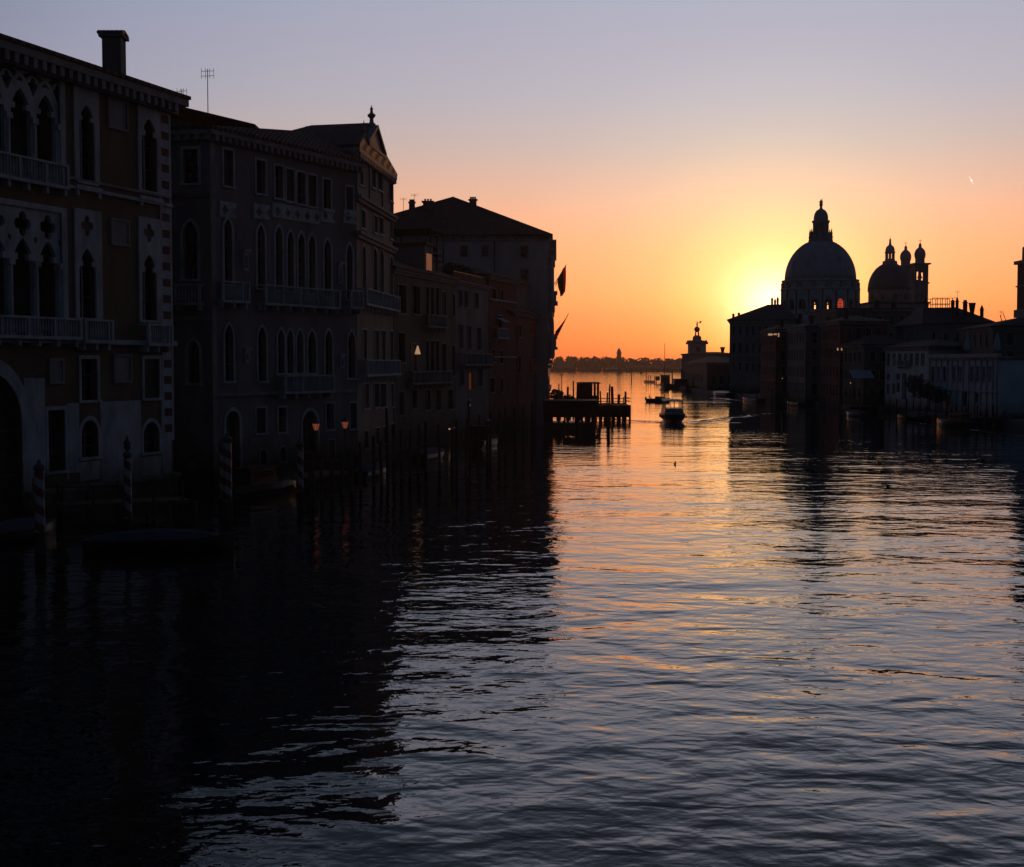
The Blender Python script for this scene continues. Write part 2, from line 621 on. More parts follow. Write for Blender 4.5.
def balcony(root, f, u0, u1, z, h=1.0, e=.75, m='stone', step=.24):
    mb = MB()
    f.box(mb, u0, u1, z - .18, z, -.02, e)
    f.box(mb, u0, u1, z + h - .12, z + h, e - .2, e - .01)
    for (a, b) in ((u0, u0 + .19), (u1 - .19, u1)):
        f.box(mb, a, b, z + h - .12, z + h - .001, 0, e - .2)
        f.box(mb, a, b, z, z + h - .12, e - .2, e - .012)
    k = u0 + step * 1.4
    i = 0
    while k < u1 - step * 1.2:
        if (i + 1) % 9 == 0:
            f.box(mb, k - .07, k + .07, z, z + h - .12, e - .19, e - .02)
        else:
            p = f.p(k, z, e - .105)
            mb.tube(p, f.p(k, z + h * .38, e - .105), .035, .07, 5)
            mb.tube(f.p(k, z + h * .38, e - .105), f.p(k, z + h - .11, e - .105), .07, .035, 5)
        k += step; i += 1
    k = u0 + .2
    while k < u1:
        f.box(mb, k - .1, k + .1, z - .55, z - .18, 0, e * .75)
        k += max(.9, (u1 - u0 - .4) / max(1, round((u1 - u0) / 1.6)))
    return mb.build('balcony', m, root)


def chimney(root, x, y, z0, z1, w=.8, cap='flare', m='stucco_brown'):
    mb = MB()
    h = w / 2
    if cap == 'flare':      # Venetian inverted cone
        zt = z0 + (z1 - z0) * .5
        mb.lathe([(h * .75, z0), (h * .75, zt), (h * 1.25, z1 - .15), (h * 1.3, z1)], x, y, 12)
    else:
        mb.box(x - h, x + h, y - h, y + h, z0, z1 - .35)
        mb.box(x - h * 1.3, x + h * 1.3, y - h * 1.3, y + h * 1.3, z1 - .35, z1 - .2)
        if cap == 'tiles':
            k = -h * 1.25
            while k <= h * 1.26:
                for j in (-1, 1):
                    mb.tube((x + k, y - h * 1.3 * j, z1 - .12), (x + k, y, z1 + .05), .13, .13, 6)
                k += .26
        elif cap == 'pots':
            for q in (-.6, 0, .6):
                mb.tube((x + q * h, y, z1 - .2), (x + q * h, y, z1 + .15), .12, .15, 8)
        elif cap == 'point':
            mb.lathe([(h * 1.25, z1 - .2), (h * 1.2, z1), (.05, z1 + .55)], x, y, 8)
        else:
            mb.box(x - h * .7, x + h * .7, y - h * .7, y + h * .7, z1 - .2, z1)
    return mb.build('chimney', m, root)


def antenna(root, x, y, z0, z1, arms=3, w=.9):
    mb = MB()
    mb.tube((x, y, z0), (x, y, z1), .035, .03, 5)
    for k in range(arms):
        z = z1 - .15 - k * .35
        mb.tube((x - w / 2, y + .1, z), (x + w / 2, y - .1, z), .022, .022, 4)
        for q in (-.5, -.17, .17, .5):
            mb.tube((x + w * q, y, z - .2), (x + w * q, y, z + .2), .018, .018, 4)
    return mb.build('antenna', 'metal', root)


def plate(f, u0, u1, z0, z1, solid, w0, w1, mb, step=.045):
    """a pierced stone plate: grid cells where solid(u, z)"""
    nu = max(1, int((u1 - u0) / step)); nz = max(1, int((z1 - z0) / step))
    du, dz = (u1 - u0) / nu, (z1 - z0) / nz
    g = [[solid(u0 + (i + .5) * du, z0 + (j + .5) * dz) for j in range(nz)] for i in range(nu)]
    for i in range(nu):
        j = 0
        while j < nz:
            if not g[i][j]:
                j += 1; continue
            k = j
            while k < nz and g[i][k]: k += 1
            a, b, c, d = u0 + i * du, u0 + (i + 1) * du, z0 + j * dz, z0 + k * dz
            mb.poly([f.p(a, c, w1), f.p(b, c, w1), f.p(b, d, w1), f.p(a, d, w1)])
            mb.poly([f.p(a, c, w0), f.p(b, c, w0), f.p(b, c, w1), f.p(a, c, w1)])
            mb.poly([f.p(a, d, w0), f.p(b, d, w0), f.p(b, d, w1), f.p(a, d, w1)])
            for ii, uu in ((i - 1, a), (i + 1, b)):
                for q in range(j, k):
                    if not (0 <= ii < nu) or not g[ii][q]:
                        zz = z0 + q * dz
                        mb.poly([f.p(uu, zz, w0), f.p(uu, zz + dz, w0), f.p(uu, zz + dz, w1), f.p(uu, zz, w1)])
            j = k


def in_goth(u, z, a, b, zb, zt):
    if not (a < u < b and z > zb): return False
    w = b - a; h = w * .95; zs = zt - h
    if z < zs: return True
    if z > zt: return False
    zz = (z - zs) / h * math.sin(R(60)) * w
    # pointed trefoil head
    d1 = math.hypot(u - b, zz); d2 = math.hypot(u - a, zz)
    if not (d1 < w and d2 < w): return False
    cusp = abs(zz - .33 * w) < .09 * w and abs(u - (a + b) / 2) > .27 * w
    return not cusp


def in_quatre(u, z, cu, cz, r):
    du, dz = u - cu, z - cz
    q = r * .52
    return any(math.hypot(du - a * q, dz - b * q) < r * .40 for a, b in ((1, 0), (-1, 0), (0, 1), (0, -1))) or math.hypot(du, dz) < r * .32


def P(f, *specs, **kw):
    """openings from photo rectangles measured on facade f"""
    outl = []
    for s in specs:
        k = s[4] if len(s) > 4 else 'rect'
        extra = s[5] if len(s) > 5 else {}
        outl.append(dict(r=f.rect(*s[:4]), k=k, **{**kw, **extra}))
    return outl

# ------------------------------------------------------------------ water
def water_material():
    m = bpy.data.materials.new('canal_water')
    m.use_nodes = True
    t = m.node_tree
    b = t.nodes['Principled BSDF']
    b.inputs['Base Color'].default_value = (.004, .008, .010, 1)
    b.inputs['Roughness'].default_value = .03
    b.inputs['IOR'].default_value = 1.5
    co = t.nodes.new('ShaderNodeTexCoord')
    prev = None
    # livelier water near the bridge and in gusty patches, calmer towards the lagoon
    s0 = t.nodes.new('ShaderNodeSeparateXYZ'); t.links.new(co.outputs['Object'], s0.inputs[0])
    far = t.nodes.new('ShaderNodeMapRange'); far.interpolation_type = 'SMOOTHSTEP'
    for i_, v_ in ((1, 20.0), (2, 190.0), (3, 1.35), (4, .60)): far.inputs[i_].default_value = v_
    t.links.new(s0.outputs[1], far.inputs[0])
    gn = t.nodes.new('ShaderNodeTexNoise'); gn.inputs['Scale'].default_value = .035; gn.inputs['Detail'].default_value = 2
    t.links.new(co.outputs['Object'], gn.inputs[0])
    gm_ = t.nodes.new('ShaderNodeMapRange')
    for i_, v_ in ((1, .35), (2, .65), (3, .65), (4, 1.35)): gm_.inputs[i_].default_value = v_
    t.links.new(gn.outputs[0], gm_.inputs[0])
    live = t.nodes.new('ShaderNodeMath'); live.operation = 'MULTIPLY'
    t.links.new(far.outputs[0], live.inputs[0]); t.links.new(gm_.outputs[0], live.inputs[1])
    # (scale, stretch x, rotation, distance m, detail)
    for sc, sx, rot, dist, det, ty in ((.05, .45, -8, .26, 1, 'N'), (.17, .60, 22, .11, 1, 'N'), (.46, .70, -24, .075, 2, 'N'), (1.25, .72, 20, .026, 2, 'N'), (4.5, .8, -12, .0042, 2, 'N')):
        mp = t.nodes.new('ShaderNodeMapping')
        mp.inputs['Rotation'].default_value = (0, 0, R(rot))
        mp.inputs['Scale'].default_value = (sx, 1, 1)
        no = t.nodes.new('ShaderNodeTexNoise')
        no.inputs['Scale'].default_value = sc
        no.inputs['Detail'].default_value = det
        no.inputs['Roughness'].default_value = .5
        no.inputs['Distortion'].default_value = .4
        t.links.new(co.outputs['Object'], mp.inputs[0])
        t.links.new(mp.outputs[0], no.inputs[0])
        bp = t.nodes.new('ShaderNodeBump')
        bp.inputs['Strength'].default_value = 1
        dm = t.nodes.new('ShaderNodeMath'); dm.operation = 'MULTIPLY'; dm.inputs[1].default_value = dist
        t.links.new(live.outputs[0], dm.inputs[0]); t.links.new(dm.outputs[0], bp.inputs['Distance'])
        t.links.new(no.outputs[0], bp.inputs['Height'])
        if prev:
            t.links.new(prev.outputs[0], bp.inputs['Normal'])
        prev = bp
    # wakes: crests of real height along straight world lines (origin, direction, reach, width, height)
    geo = t.nodes.new('ShaderNodeNewGeometry'); spx = t.nodes.new('ShaderNodeSeparateXYZ'); t.links.new(geo.outputs['Position'], spx.inputs[0])

    def mn(op, a, b_=None, c_=None):
        n_ = t.nodes.new('ShaderNodeMath'); n_.operation = op
        for i_, v_ in enumerate((a, b_, c_)):
            if v_ is None: continue
            if isinstance(v_, (int, float)): n_.inputs[i_].default_value = v_
            else: t.links.new(v_, n_.inputs[i_])
        return n_.outputs[0]
    wob = t.nodes.new('ShaderNodeTexNoise'); wob.inputs['Scale'].default_value = .12; t.links.new(geo.outputs['Position'], wob.inputs[0])
    total = None
    for (ox, oy, dx_, dy_, reach, wd, ht) in WAKES:
        dl = math.hypot(dx_, dy_); dx_ /= dl; dy_ /= dl
        rx = mn('SUBTRACT', spx.outputs[0], ox); ry = mn('SUBTRACT', spx.outputs[1], oy)
        al = mn('ADD', mn('MULTIPLY', rx, dx_), mn('MULTIPLY', ry, dy_))
        ac = mn('ADD', mn('MULTIPLY', rx, -dy_), mn('MULTIPLY', ry, dx_))
        ac = mn('ADD', ac, mn('MULTIPLY', mn('SUBTRACT', wob.outputs[0], .5), wd * 3))
        g = mn('EXPONENT', mn('MULTIPLY', mn('POWER', mn('ABSOLUTE', mn('DIVIDE', ac, wd)), 2.0), -1.0))
        g = mn('MULTIPLY', g, mn('COSINE', mn('MULTIPLY', ac, 2.6 / wd)))
        f0 = mn('MULTIPLY', mn('GREATER_THAN', al, 0.0), mn('MAXIMUM', mn('SUBTRACT', 1.0, mn('DIVIDE', al, reach)), 0.0))
        h_ = mn('MULTIPLY', mn('MULTIPLY', g, f0), ht)
        total = h_ if total is None else mn('ADD', total, h_)
    bp = t.nodes.new('ShaderNodeBump'); bp.inputs['Strength'].default_value = 1; bp.inputs['Distance'].default_value = 1
    t.links.new(total, bp.inputs['Height']); t.links.new(prev.outputs[0], bp.inputs['Normal']); prev = bp
    t.links.new(prev.outputs[0], b.inputs['Normal'])
    return m


_b = W(677, 423)
_m = W(652, 402)
_s0, _s1 = W(716, 398), W(905, 415.5)
_s2, _s3 = W(800, 407), W(1000, 433)
WAKES = [(_b.x - 1.5, _b.y + 1, -.5, 1, 110, 1.2, .26), (_b.x + 1.5, _b.y + 1, .5, 1, 110, 1.2, .26),
         (_b.x - 1.2, _b.y - .5, -1, .25, 9, .8, .14), (_b.x + 1.2, _b.y - .5, 1, .25, 9, .8, .14),
         (_m.x, _m.y, 1, .45, 60, 1.0, .10), (_m.x, _m.y, 1, -.35, 60, 1.0, .10),
         (_s0.x, _s0.y, _s1.x - _s0.x, _s1.y - _s0.y, 300, 1.2, .26), (_s2.x, _s2.y, _s3.x - _s2.x, _s3.y - _s2.y, 200, 1.0, .2)]
M['water'] = water_material()
mb = MB()
mb.poly([(-900, -300, 0), (900, -300, 0), (900, 1900, 0), (-900, 1900, 0)])
water = mb.build('water', 'water', recalc=False)
tag(water, 'dark rippled canal water reflecting the sunrise', kind='structure')

# ------------------------------------------------------------------ ground
def ground(name, pts, z, label, m='paving'):
    mb = MB(); mb.prism(pts, -.6, z)
    return tag(mb.build(name, m), label, kind='structure')


# ================================================================== LEFT BANK
# ---- palace 1: Gothic palace at the left edge
A1 = (-32.6, 56.4); B1 = (-21.65, 88.0)
IN1 = (-60, 80)
f1 = Fac(A1, B1, IN1)
back = -f1.n * 24
C1 = [A1, B1, (B1[0] + back.x, B1[1] + back.y), (A1[0] + back.x, A1[1] + back.y)]
base1 = thing('gothic_palace', 'brown Gothic palace with white tracery loggias and quoined corner, at the left edge', 'palace', (A1[0], A1[1], 0))
top1 = f1.hit(165, 97)[1]
ops = P(f1, (78, 93.5, 104.6, 181.5, 'goth', {'tall': 1}), (140.5, 156, 118, 191, 'goth', {'tall': 1}),
        (78, 95, 248, 318, 'goth', {'tall': 1}), (141, 156, 254, 320, 'goth', {'tall': 1}),
        (81, 97, 359, 400), (144, 159, 359, 398), (48, 65, 410, 471, 'rect', {'name': 'door', 'pane': 'wood_dark'}), (81, 98, 420, 457, 'round'), (143, 159, 422, 452, 'round'), trim=.22)
# loggias: one wide opening per floor, the tracery fills it
lg2 = f1.rect(-62, 61, 62, 186); lg1 = f1.rect(-62, 61, 208, 340)
uR = f1.hit(60.5, 200)[0]; uc = [f1.hit(p, 275)[0] for p in (60.5, 37.5, 10)]
bay = ((uc[0] - uc[1]) + (uc[1] - uc[2])) / 2
NB = 6
uL = uR - NB * bay
zb2, zt2 = f1.hit(35, 182)[1], f1.hit(35, 66)[1]
zb1, zt1 = f1.hit(35, 336)[1], f1.hit(35, 209)[1]
ops += [dict(r=(uL, uR, zb2, zt2), k='rect', bare='loggia_back', depth=1.3, pane='wood_dark'),
        dict(r=(uL, uR, zb1, zt1), k='rect', bare='loggia_back', depth=1.3, pane='wood_dark')]
pr = f1.rect(-48, 22, 372, 497)
ops.append(dict(r=(pr[0], f1.hit(22, 450)[0], -.2 + .25, f1.hit(-5, 372)[1]), k='round', name='water_gate', pane='wood_dark', trim=.7))
for q in (5.2, 8.6):
    ops += [dict(r=(q - 5, q - 3.7, 17.8, 22.3), k='goth'), dict(r=(q - 5, q - 3.7, 9.9, 14.0), k='goth')]
# windows of the wall facing the side canal are never seen from here; the near end wall gets a few
ops_end = []
make_walls(base1, C1, 0, top1, {0: ops}, 'stucco_brown', wm='stone')
# tracery plates
for (zb, zt, style) in ((zb2, zt2, 'lace'), (zb1, zt1, 'quatre')):
    mb = MB()
    def solid(u, z, zb=zb, zt=zt, style=style):
        k = math.floor((uR - u) / bay)
        b = uR - k * bay; a = b - bay
        cu = (a + b) / 2
        H = zt - zb
        if style == 'quatre':
            zq = zt - bay * .36 - .12
            r = bay * .30
            # quatrefoils sit over the columns and over the arches' centres
            if in_quatre(u, z, cu, zq, r * 1.15): return False
            ztop = zq - r * 1.22
            if in_goth(u, z, a + .2, b - .2, zb, ztop): return False
            # small eyes between
            for e in (a, b):
                if math.hypot(u - e, (z - (zq - r * 1.25)) * .8) < .14: return False
            return True
        at = zt - .66 * bay
        if in_goth(u, z, a + .24, b - .24, zb, at): return False
        zs = at - .48 * bay
        if z > zt - .16: return True
        for e in (a - bay, a, b, b + bay):
            if abs(math.hypot(u - e, z - zs) - bay * .98) < .11: return True
        for e in (a, b):
            if in_quatre(u, z, e, zs + bay * .60, bay * .25): return False
            if math.hypot(u - e, z - (zs + bay * .60)) < bay * .27: return True
        if z > zs + bay * .66: return False
        return True
    plate(f1, uL, uR, zb + 1.1 if False else zb, zt, solid, -.32, -.06, mb, .05)
    mb.build('tracery', 'stone', base1, recalc=False)
    for k in range(NB + 1):
        mb = MB()
        u = uR - k * bay
        zc = zb + (zt - zb) * (.50 if style == 'lace' else .55)
        p0, p1 = f1.p(u, zb, -.12), f1.p(u, zc, -.12)
        mb.tube(p0, p1, .17, .15, 10)
        f1.box(mb, u - .24, u + .24, zc - .02, zc + .3, -.34, .1)
        f1.box(mb, u - .22, u + .22, zb, zb + .2, -.33, .08)
        mb.build('column', 'stone', base1)
    mb = MB()       # white stone field around the loggia
    e = f1.hit(65.5, 200)[0]
    f1.box(mb, uR, e, zb - .1, zt + .3, -.01, .09)
    f1.box(mb, uL, uR, zt, zt + .3, -.01, .088)
    mb.build('loggia_surround', 'stone', base1)
balcony(base1, f1, uL, uR + .2, zb2, h=f1.hit(35, 160)[1] - zb2, e=.5)
balcony(base1, f1, uL, uR + .6, zb1, h=f1.hit(35, 317)[1] - zb1, e=.9)
# white panels round the single windows, with quatrefoils
def single_panel(xl, xr, yt, yb, op, quat):
    mb = MB()
    u0, u1, z0, z1 = f1.rect(xl, xr, yt, yb)
    r = f1.rect(*op)
    def s(u, z):
        if in_goth(u, z, r[0] + .02, r[1] - .02, r[2] - 1, r[3] - .02): return False
        if quat and in_quatre(u, z, (r[0] + r[1]) / 2, quat, .62): return False
        return True
    plate(f1, u0, u1, z0, z1, s, -.015, .10, mb, .05)
    mb.build('window_surround', 'stone', base1, recalc=False)
single_panel(73, 98, 80, 183, (78, 93.5, 104.6, 181.5), None)
single_panel(137, 159.5, 96, 194, (140.5, 156, 118, 191), None)
single_panel(74, 101, 210, 319, (78, 95, 248, 318), f1.hit(86, 226)[1])
single_panel(138, 159.5, 218, 321, (141, 156, 254, 320), f1.hit(148, 233)[1])
for (a, b, y) in ((74, 103, 340), (138, 163, 343)):
    u0, z = f1.hit(a, y); u1 = f1.hit(b, y)[0]
    balcony(base1, f1, u0, u1, z, h=1.2, e=.8)
for (a, b, y) in ((73, 99, 184), (137, 160, 195)):
    u0, z = f1.hit(a, y); u1 = f1.hit(b, y)[0]
    mb = MB(); f1.box(mb, u0, u1, z - .25, z, 0, .28)
    for u in (u0 + .2, u1 - .2): f1.box(mb, u - .1, u + .1, z - .6, z - .25, 0, .22)
    mb.build('window_sill', 'stone', base1)
# square relief panels
for r in ((107, 127, 98, 130), (110, 128.5, 219, 246), (112.5, 131, 354, 383), (48, 63, 358, 384)):
    u0, u1, z0, z1 = f1.rect(*r)
    mb = MB()
    for (a, b, c, d) in ((u0, u1, z0, z0 + .15), (u0, u1, z1 - .15, z1), (u0, u0 + .15, z0 + .15, z1 - .15), (u1 - .15, u1, z0 + .15, z1 - .15)):
        f1.box(mb, a, b, c, d, -.01, .12)
    f1.box(mb, u0 + .15, u1 - .15, z0 + .15, z1 - .15, -.01, .04)
    mb.build('relief_panel', 'stone_grey', base1)
# quoins
mb = MB()
uq0 = f1.hit(160.5, 300)[0]
z = 3.6; k = 0
while z < top1 - .5:
    f1.box(mb, uq0, f1.L + .07, z, z + .52, -.01, .07)
    f1.box(mb, uq0, uq0 + .18, z + .52, z + 1.02, -.01, .068)
    f1.box(mb, f1.L - .16, f1.L + .068, z + .52, z + 1.02, -.01, .068)
    mbr = MB(); f1.box(mbr, uq0 + .18, f1.L - .16, z + .52, z + 1.02, -.01, .05); mbr.build('quoin_block', 'quoin_red', base1)
    z += 1.02
mb.build('quoin', 'stone', base1)
# stone-faced ground floor
mb = MB()
for r in ((68, 79, 403, 473), (100, 141, 401, 480), (161, 171, 398, 480), (79, 100, 461, 480), (141, 161, 456, 480), (24, 45, 378, 478), (66, 68, 404, 480)):
    u0, u1, z0, z1 = f1.rect(*r)
    f1.box(mb, u0 + .02, min(u1, f1.L) - .02, z0, z1, -.01, .05)
mb.build('stone_facing', 'stone', base1)
mb = MB()
zb = f1.hit(150, 477)[1]
up = f1.hit(24, 480)[0]
f1.box(mb, up, f1.L + .3, zb - .18, zb + .12, -.01, .38)
f1.box(mb, up, f1.L + .15, -.3, zb - .18, -.01, .22)
mb.build('plinth', 'stone_grey', base1)
band(base1, f1, f1.hit(165, 343.5)[1], .28, .42)
band(base1, f1, f1.hit(165, 205)[1], .2, .22)
band(base1, f1, f1.hit(165, 197)[1], .14, .14, 'stone_grey', u0=f1.hit(66, 190)[0])
cornice(base1, C1, top1, 1.0, .9, 'stone_grey', dentil=.75)
ct = [Vector(c) for c in C1]
hip_roof(base1, C1, top1, (ct[0] + f1.d * 11 + back / 2), (ct[1] - f1.d * 11 + back / 2), top1 + 3.4, over=1.0)
q = D(117.5, 62, 84)
chimney(base1, q.x - .2, q.y, top1 - .2, D(116, 33, 84).z, 1.12, 'tiles', 'stone_dark')
ground('ground', [(c[0], c[1]) for c in offset_poly(C1, -1.0)], .4, 'paved ground under the brown Gothic palace')

# ---- palace 2: long Gothic palace with upper row of square windows
A2 = W(213, 483); B2 = W(357, 466)
A2 = (A2.x, A2.y); B2 = (B2.x, B2.y)
f2 = Fac(A2, B2, (-60, 120))
bk = Vector((-18, 3.2))
S2 = (A2[0] + bk.x, A2[1] + bk.y)
C2 = [S2, A2, B2, (B2[0] + bk.x, B2[1] + bk.y)]
fs = Fac(S2, A2, (-20, 130))
top2 = f2.hit(214, 131)[1]
p2 = thing('long_gothic_palace', 'long grey Gothic palace with pointed windows and balconies, between the brown and the pedimented palaces', 'palace', (A2[0], A2[1], 0))
u_side = P(fs, (183.5, 198, 149, 183), (183.5, 197.5, 221, 279, 'goth'), (188, 199.5, 340, 383, 'goth'), trim=.2)
o2 = P(f2, (223.3, 232.8, 150, 186), (256, 265, 160.5, 193.5), (274.8, 282.6, 166, 198), (286, 293.8, 169.5, 201), (297, 305, 172.5, 204), (308, 316, 175.5, 206.5),
       (323, 330.5, 179.5, 210), (345.8, 352.8, 187, 215), trim=.16)
o2 += P(f2, (223.8, 231.8, 219, 284, 'goth'), (257, 264.6, 225, 288, 'goth'), (275.4, 282.3, 226.5, 290, 'goth'), (287.2, 293.4, 231.5, 291, 'goth'), (298, 304.4, 233, 292, 'goth'), (308.6, 315, 235, 294, 'goth'),
        (324, 330.8, 239.5, 296, 'goth'), (346.5, 352.2, 244, 299, 'goth'), trim=.2, tall=1)
o2 += P(f2, (224.6, 233, 324.5, 381, 'goth'), (257.8, 266, 326.5, 381, 'goth'), (277.7, 284, 329, 373, 'goth'), (286.8, 293, 329.5, 373, 'goth'), (296.8, 303, 330, 373, 'goth'), (307.8, 315.6, 330.5, 373, 'goth'),
        (325, 332, 330, 376, 'goth'), (347.8, 355, 331, 378, 'goth'), trim=.18)
o2 += P(f2, (256, 265.5, 408, 433), (278.2, 286, 407.5, 432), (326, 333.6, 403.5, 429), (349.8, 356.5, 403, 428.5), (260, 266, 449.5, 464, 'round'), (280, 285.6, 447, 461, 'round'), (328, 334, 440, 459), trim=.14)
zw = .15
o2 += [dict(r=(f2.hit(226, 445)[0], f2.hit(239.5, 445)[0], zw, f2.hit(232, 411)[1]), k='round', name='water_gate', pane='wood_dark', trim=.25),
       dict(r=(f2.hit(302.5, 440)[0], f2.hit(317.5, 440)[0], zw, f2.hit(310, 411)[1]), k='round', name='water_gate', pane='wood_dark', trim=.25)]
make_walls(p2, C2, 0, top2, {0: u_side, 1: o2}, 'stucco_grey', wm='stone')
# carved panels above the pointed windows of the main floor
mb = MB()
for a, b in ((219, 236), (253, 269), (272, 319), (320, 334.5), (343, 356)):
    u0, z = f2.hit(a, 218); u1 = f2.hit(b, 218)[0]
    zc = f2.hit((a + b) / 2, 222 + (b + a) / 2 * .055 - 22)[1]
    def s(u, zz):
        return not in_quatre((u - u0) % 1.25, zz, .62, zc + .15, .36)
    plate(f2, u0, min(u1, f2.L - .02), zc - .35, zc + .75, s, -.01, .07, mb, .06)
mb.build('carved_band', 'stone', p2, recalc=False)
for (a, b, y, h) in ((214, 242, 300.5, 1.35), (257, 333, 305, 1.35), (343, 356.5, 307, 1.35), (277, 327, 391, 1.25)):
    u0 = max(0, f2.hit(a, y)[0]); z = f2.hit((a + b) / 2, y)[1]; u1 = min(f2.L, f2.hit(b, y)[0])
    balcony(p2, f2, u0, u1, z, h=h, e=.8)
u0, z = fs.hit(178, 303); u1 = fs.hit(204, 303)[0]
balcony(p2, fs, u0, u1, z, h=1.3, e=.7)
for xx, y0, y1 in ((245, 254, 268), (339.6, 266, 281), (246, 352, 360), (341, 358, 365)):
    u, z0 = f2.hit(xx, y1); z1 = f2.hit(xx, y0)[1]
    mb = MB(); f2.box(mb, u - .28, u + .28, z0 - .2, z1 + .15, -.01, .12); f2.box(mb, u - .4, u + .4, z1 + .15, z1 + .32, -.01, .3)
    mb.tube(f2.p(u, z0, .24), f2.p(u, z1 - .1, .24), .15, .1, 6)
    mb.build('niche_statue', 'stone', p2)
band(p2, fs, fs.hit(200, 195)[1], .3, .12, 'stone_dark')
band(p2, fs, fs.hit(200, 318)[1], .25, .12, 'stone_grey')
band(p2, f2, f2.hit(280, 393)[1], .25, .15, 'stone_grey')
mb = MB(); f2.box(mb, 0, .5, 0, top2 - .8, -.01, .09); mb.build('corner_pilaster', 'stone_grey', p2)
mb = MB(); f2.box(mb, 0, f2.L, -.3, .9, -.01, .2); mb.build('plinth', 'stone_dark', p2)
cornice(p2, C2, top2, .75, .55, 'stone_grey', dentil=.7)
# main roof: low hip, and a raised attic with its own roof on the left
c = [Vector((q[0], q[1], 0)) for q in C2]
r0_ = D(258, 135.5, 106); r1_ = D(310, 131.5, 112)
hip_roof(p2, C2, top2, (r0_.x - 8, r0_.y), (r1_.x, r1_.y), r0_.z - .5, over=.6, rz1=r1_.z)
qa = [D(168, 104, 103), D(247, 126, 108)]
mb = MB()
a0 = D(150, 100, 101); a1 = D(246, 128, 103.5); a2 = D(252, 128, 112)
mb.hexa([(-29, 101.5, top2), (a1.x - .6, 103.5, top2), (a1.x - .4, 112, top2), (-29, 112, top2),
         (-29, 101.5, D(172, 108, 101.5).z), (a1.x - .6, 103.5, a1.z - .2), (a1.x - .4, 112, a1.z - .2), (-29, 112, D(172, 108, 101.5).z)])
mb.build('attic', 'stucco_brown', p2)
t0 = D(171, 103, 101.2); t1 = D(256, 125, 103)
slopez = (t1.z - t0.z) / (t1.x - t0.x)
x_l = -31
mb = MB()
def zz_(x): return t0.z + slopez * (x - t0.x)
mb.hexa([(x_l, 100.7, zz_(x_l) - .25), (t1.x, 102.6, t1.z - .25), (t1.x, 113, t1.z - .25), (x_l, 113, zz_(x_l) - .25),
         (x_l, 100.7, zz_(x_l)), (t1.x, 102.6, t1.z), (t1.x, 113, t1.z), (x_l, 113, zz_(x_l))])
mb.build('attic_roof', 'tile', p2)
mb = MB(); mb.tube((t1.x - .12, 103.4, top2), (t1.x - .12, 103.4, t1.z - .25), .05, .05, 6); mb.build('roof_post', 'stone_grey', p2)
for px, yb_, yt_, Y in ((208, 112, 69, 102), (182, 104, 89, 101)):
    q = D(px, yb_, Y); antenna(p2, q.x, q.y, q.z - .3, D(px, yt_, Y).z, 2 if px > 200 else 2, .9 if px > 200 else .7)
ground('ground', offset_poly(C2, -1.0), .4, 'paved ground under the long grey Gothic palace')

# ---- palace 3: tall palace with a pediment
A3 = (B2[0] + .05, B2[1] + .1)
g3 = W(396, 450)
f3d = Vector((1.5, 17.0))
B3 = (A3[0] + f3d.x, A3[1] + f3d.y)
f3 = Fac(A3, B3, (-50, 130))
bk3 = Vector((-10, 1.2))
C3 = [(A3[0] + bk3.x, A3[1] + bk3.y), A3, B3, (B3[0] + bk3.x, B3[1] + bk3.y)]
top3 = f3.hit(359, 150)[1]
p3 = thing('pediment_palace', 'tall pale palace crowned with a small pediment and stone finials', 'palace', (A3[0], A3[1], 0))
o3 = P(f3, (359.6, 363, 165, 185), (371.4, 375.4, 158.5, 187.5), (377.5, 381.5, 163.5, 190), (389, 392.6, 182, 201),
       (361, 365, 210.5, 228), (373.2, 377.2, 216, 232.5), (379, 383, 218, 234), (389.8, 393.4, 223, 239), trim=.15)
o3 += P(f3, (362, 365.6, 246, 298, 'round'), (373, 377, 248.5, 300, 'round'), (379.6, 383.6, 250, 301, 'round'), (389.8, 393.4, 257, 303, 'round'), trim=.2, tall=1)
o3 += P(f3, (361.6, 366.6, 330, 359), (373.3, 378.4, 330.6, 360), (379.8, 385, 331, 360), (390, 394, 331.5, 360),
        (363, 368.6, 384, 408), (374, 379, 384, 407), (380.4, 386, 384, 407), (391, 394.6, 384, 406), (364, 368, 431, 448), (375, 379, 428, 444), (382, 386, 427, 443), (390, 394, 424, 440), trim=.15)
make_walls(p3, C3, 0, top3, {1: o3}, 'stucco_warm', wm='stone')
for y, e in ((196, .5), (232, .45)):
    z = f3.hit(357.6, y)[1]
    mb = MB(); f3.box(mb, -.3, f3.L + .3, z - .5, z - .2, -.01, e * .6); f3.box(mb, -.4, f3.L + .4, z - .2, z + .05, -.01, e); mb.build('string_course', 'stone_grey', p3)
for y in (306, 374):
    z = f3.hit(372, y)[1]
    balcony(p3, f3, .4, f3.L - .3, z, h=1.25, e=.8)
for u in (.1, f3.L - .4, f3.L * .32, f3.L * .68):
    mb = MB(); f3.box(mb, u, u + .35, f3.hit(357.6, 196)[1], top3 - .5, -.01, .13); mb.build('pilaster', 'stone_grey', p3)
cornice(p3, C3, top3, .8, .4, 'stone_grey', dentil=.7)
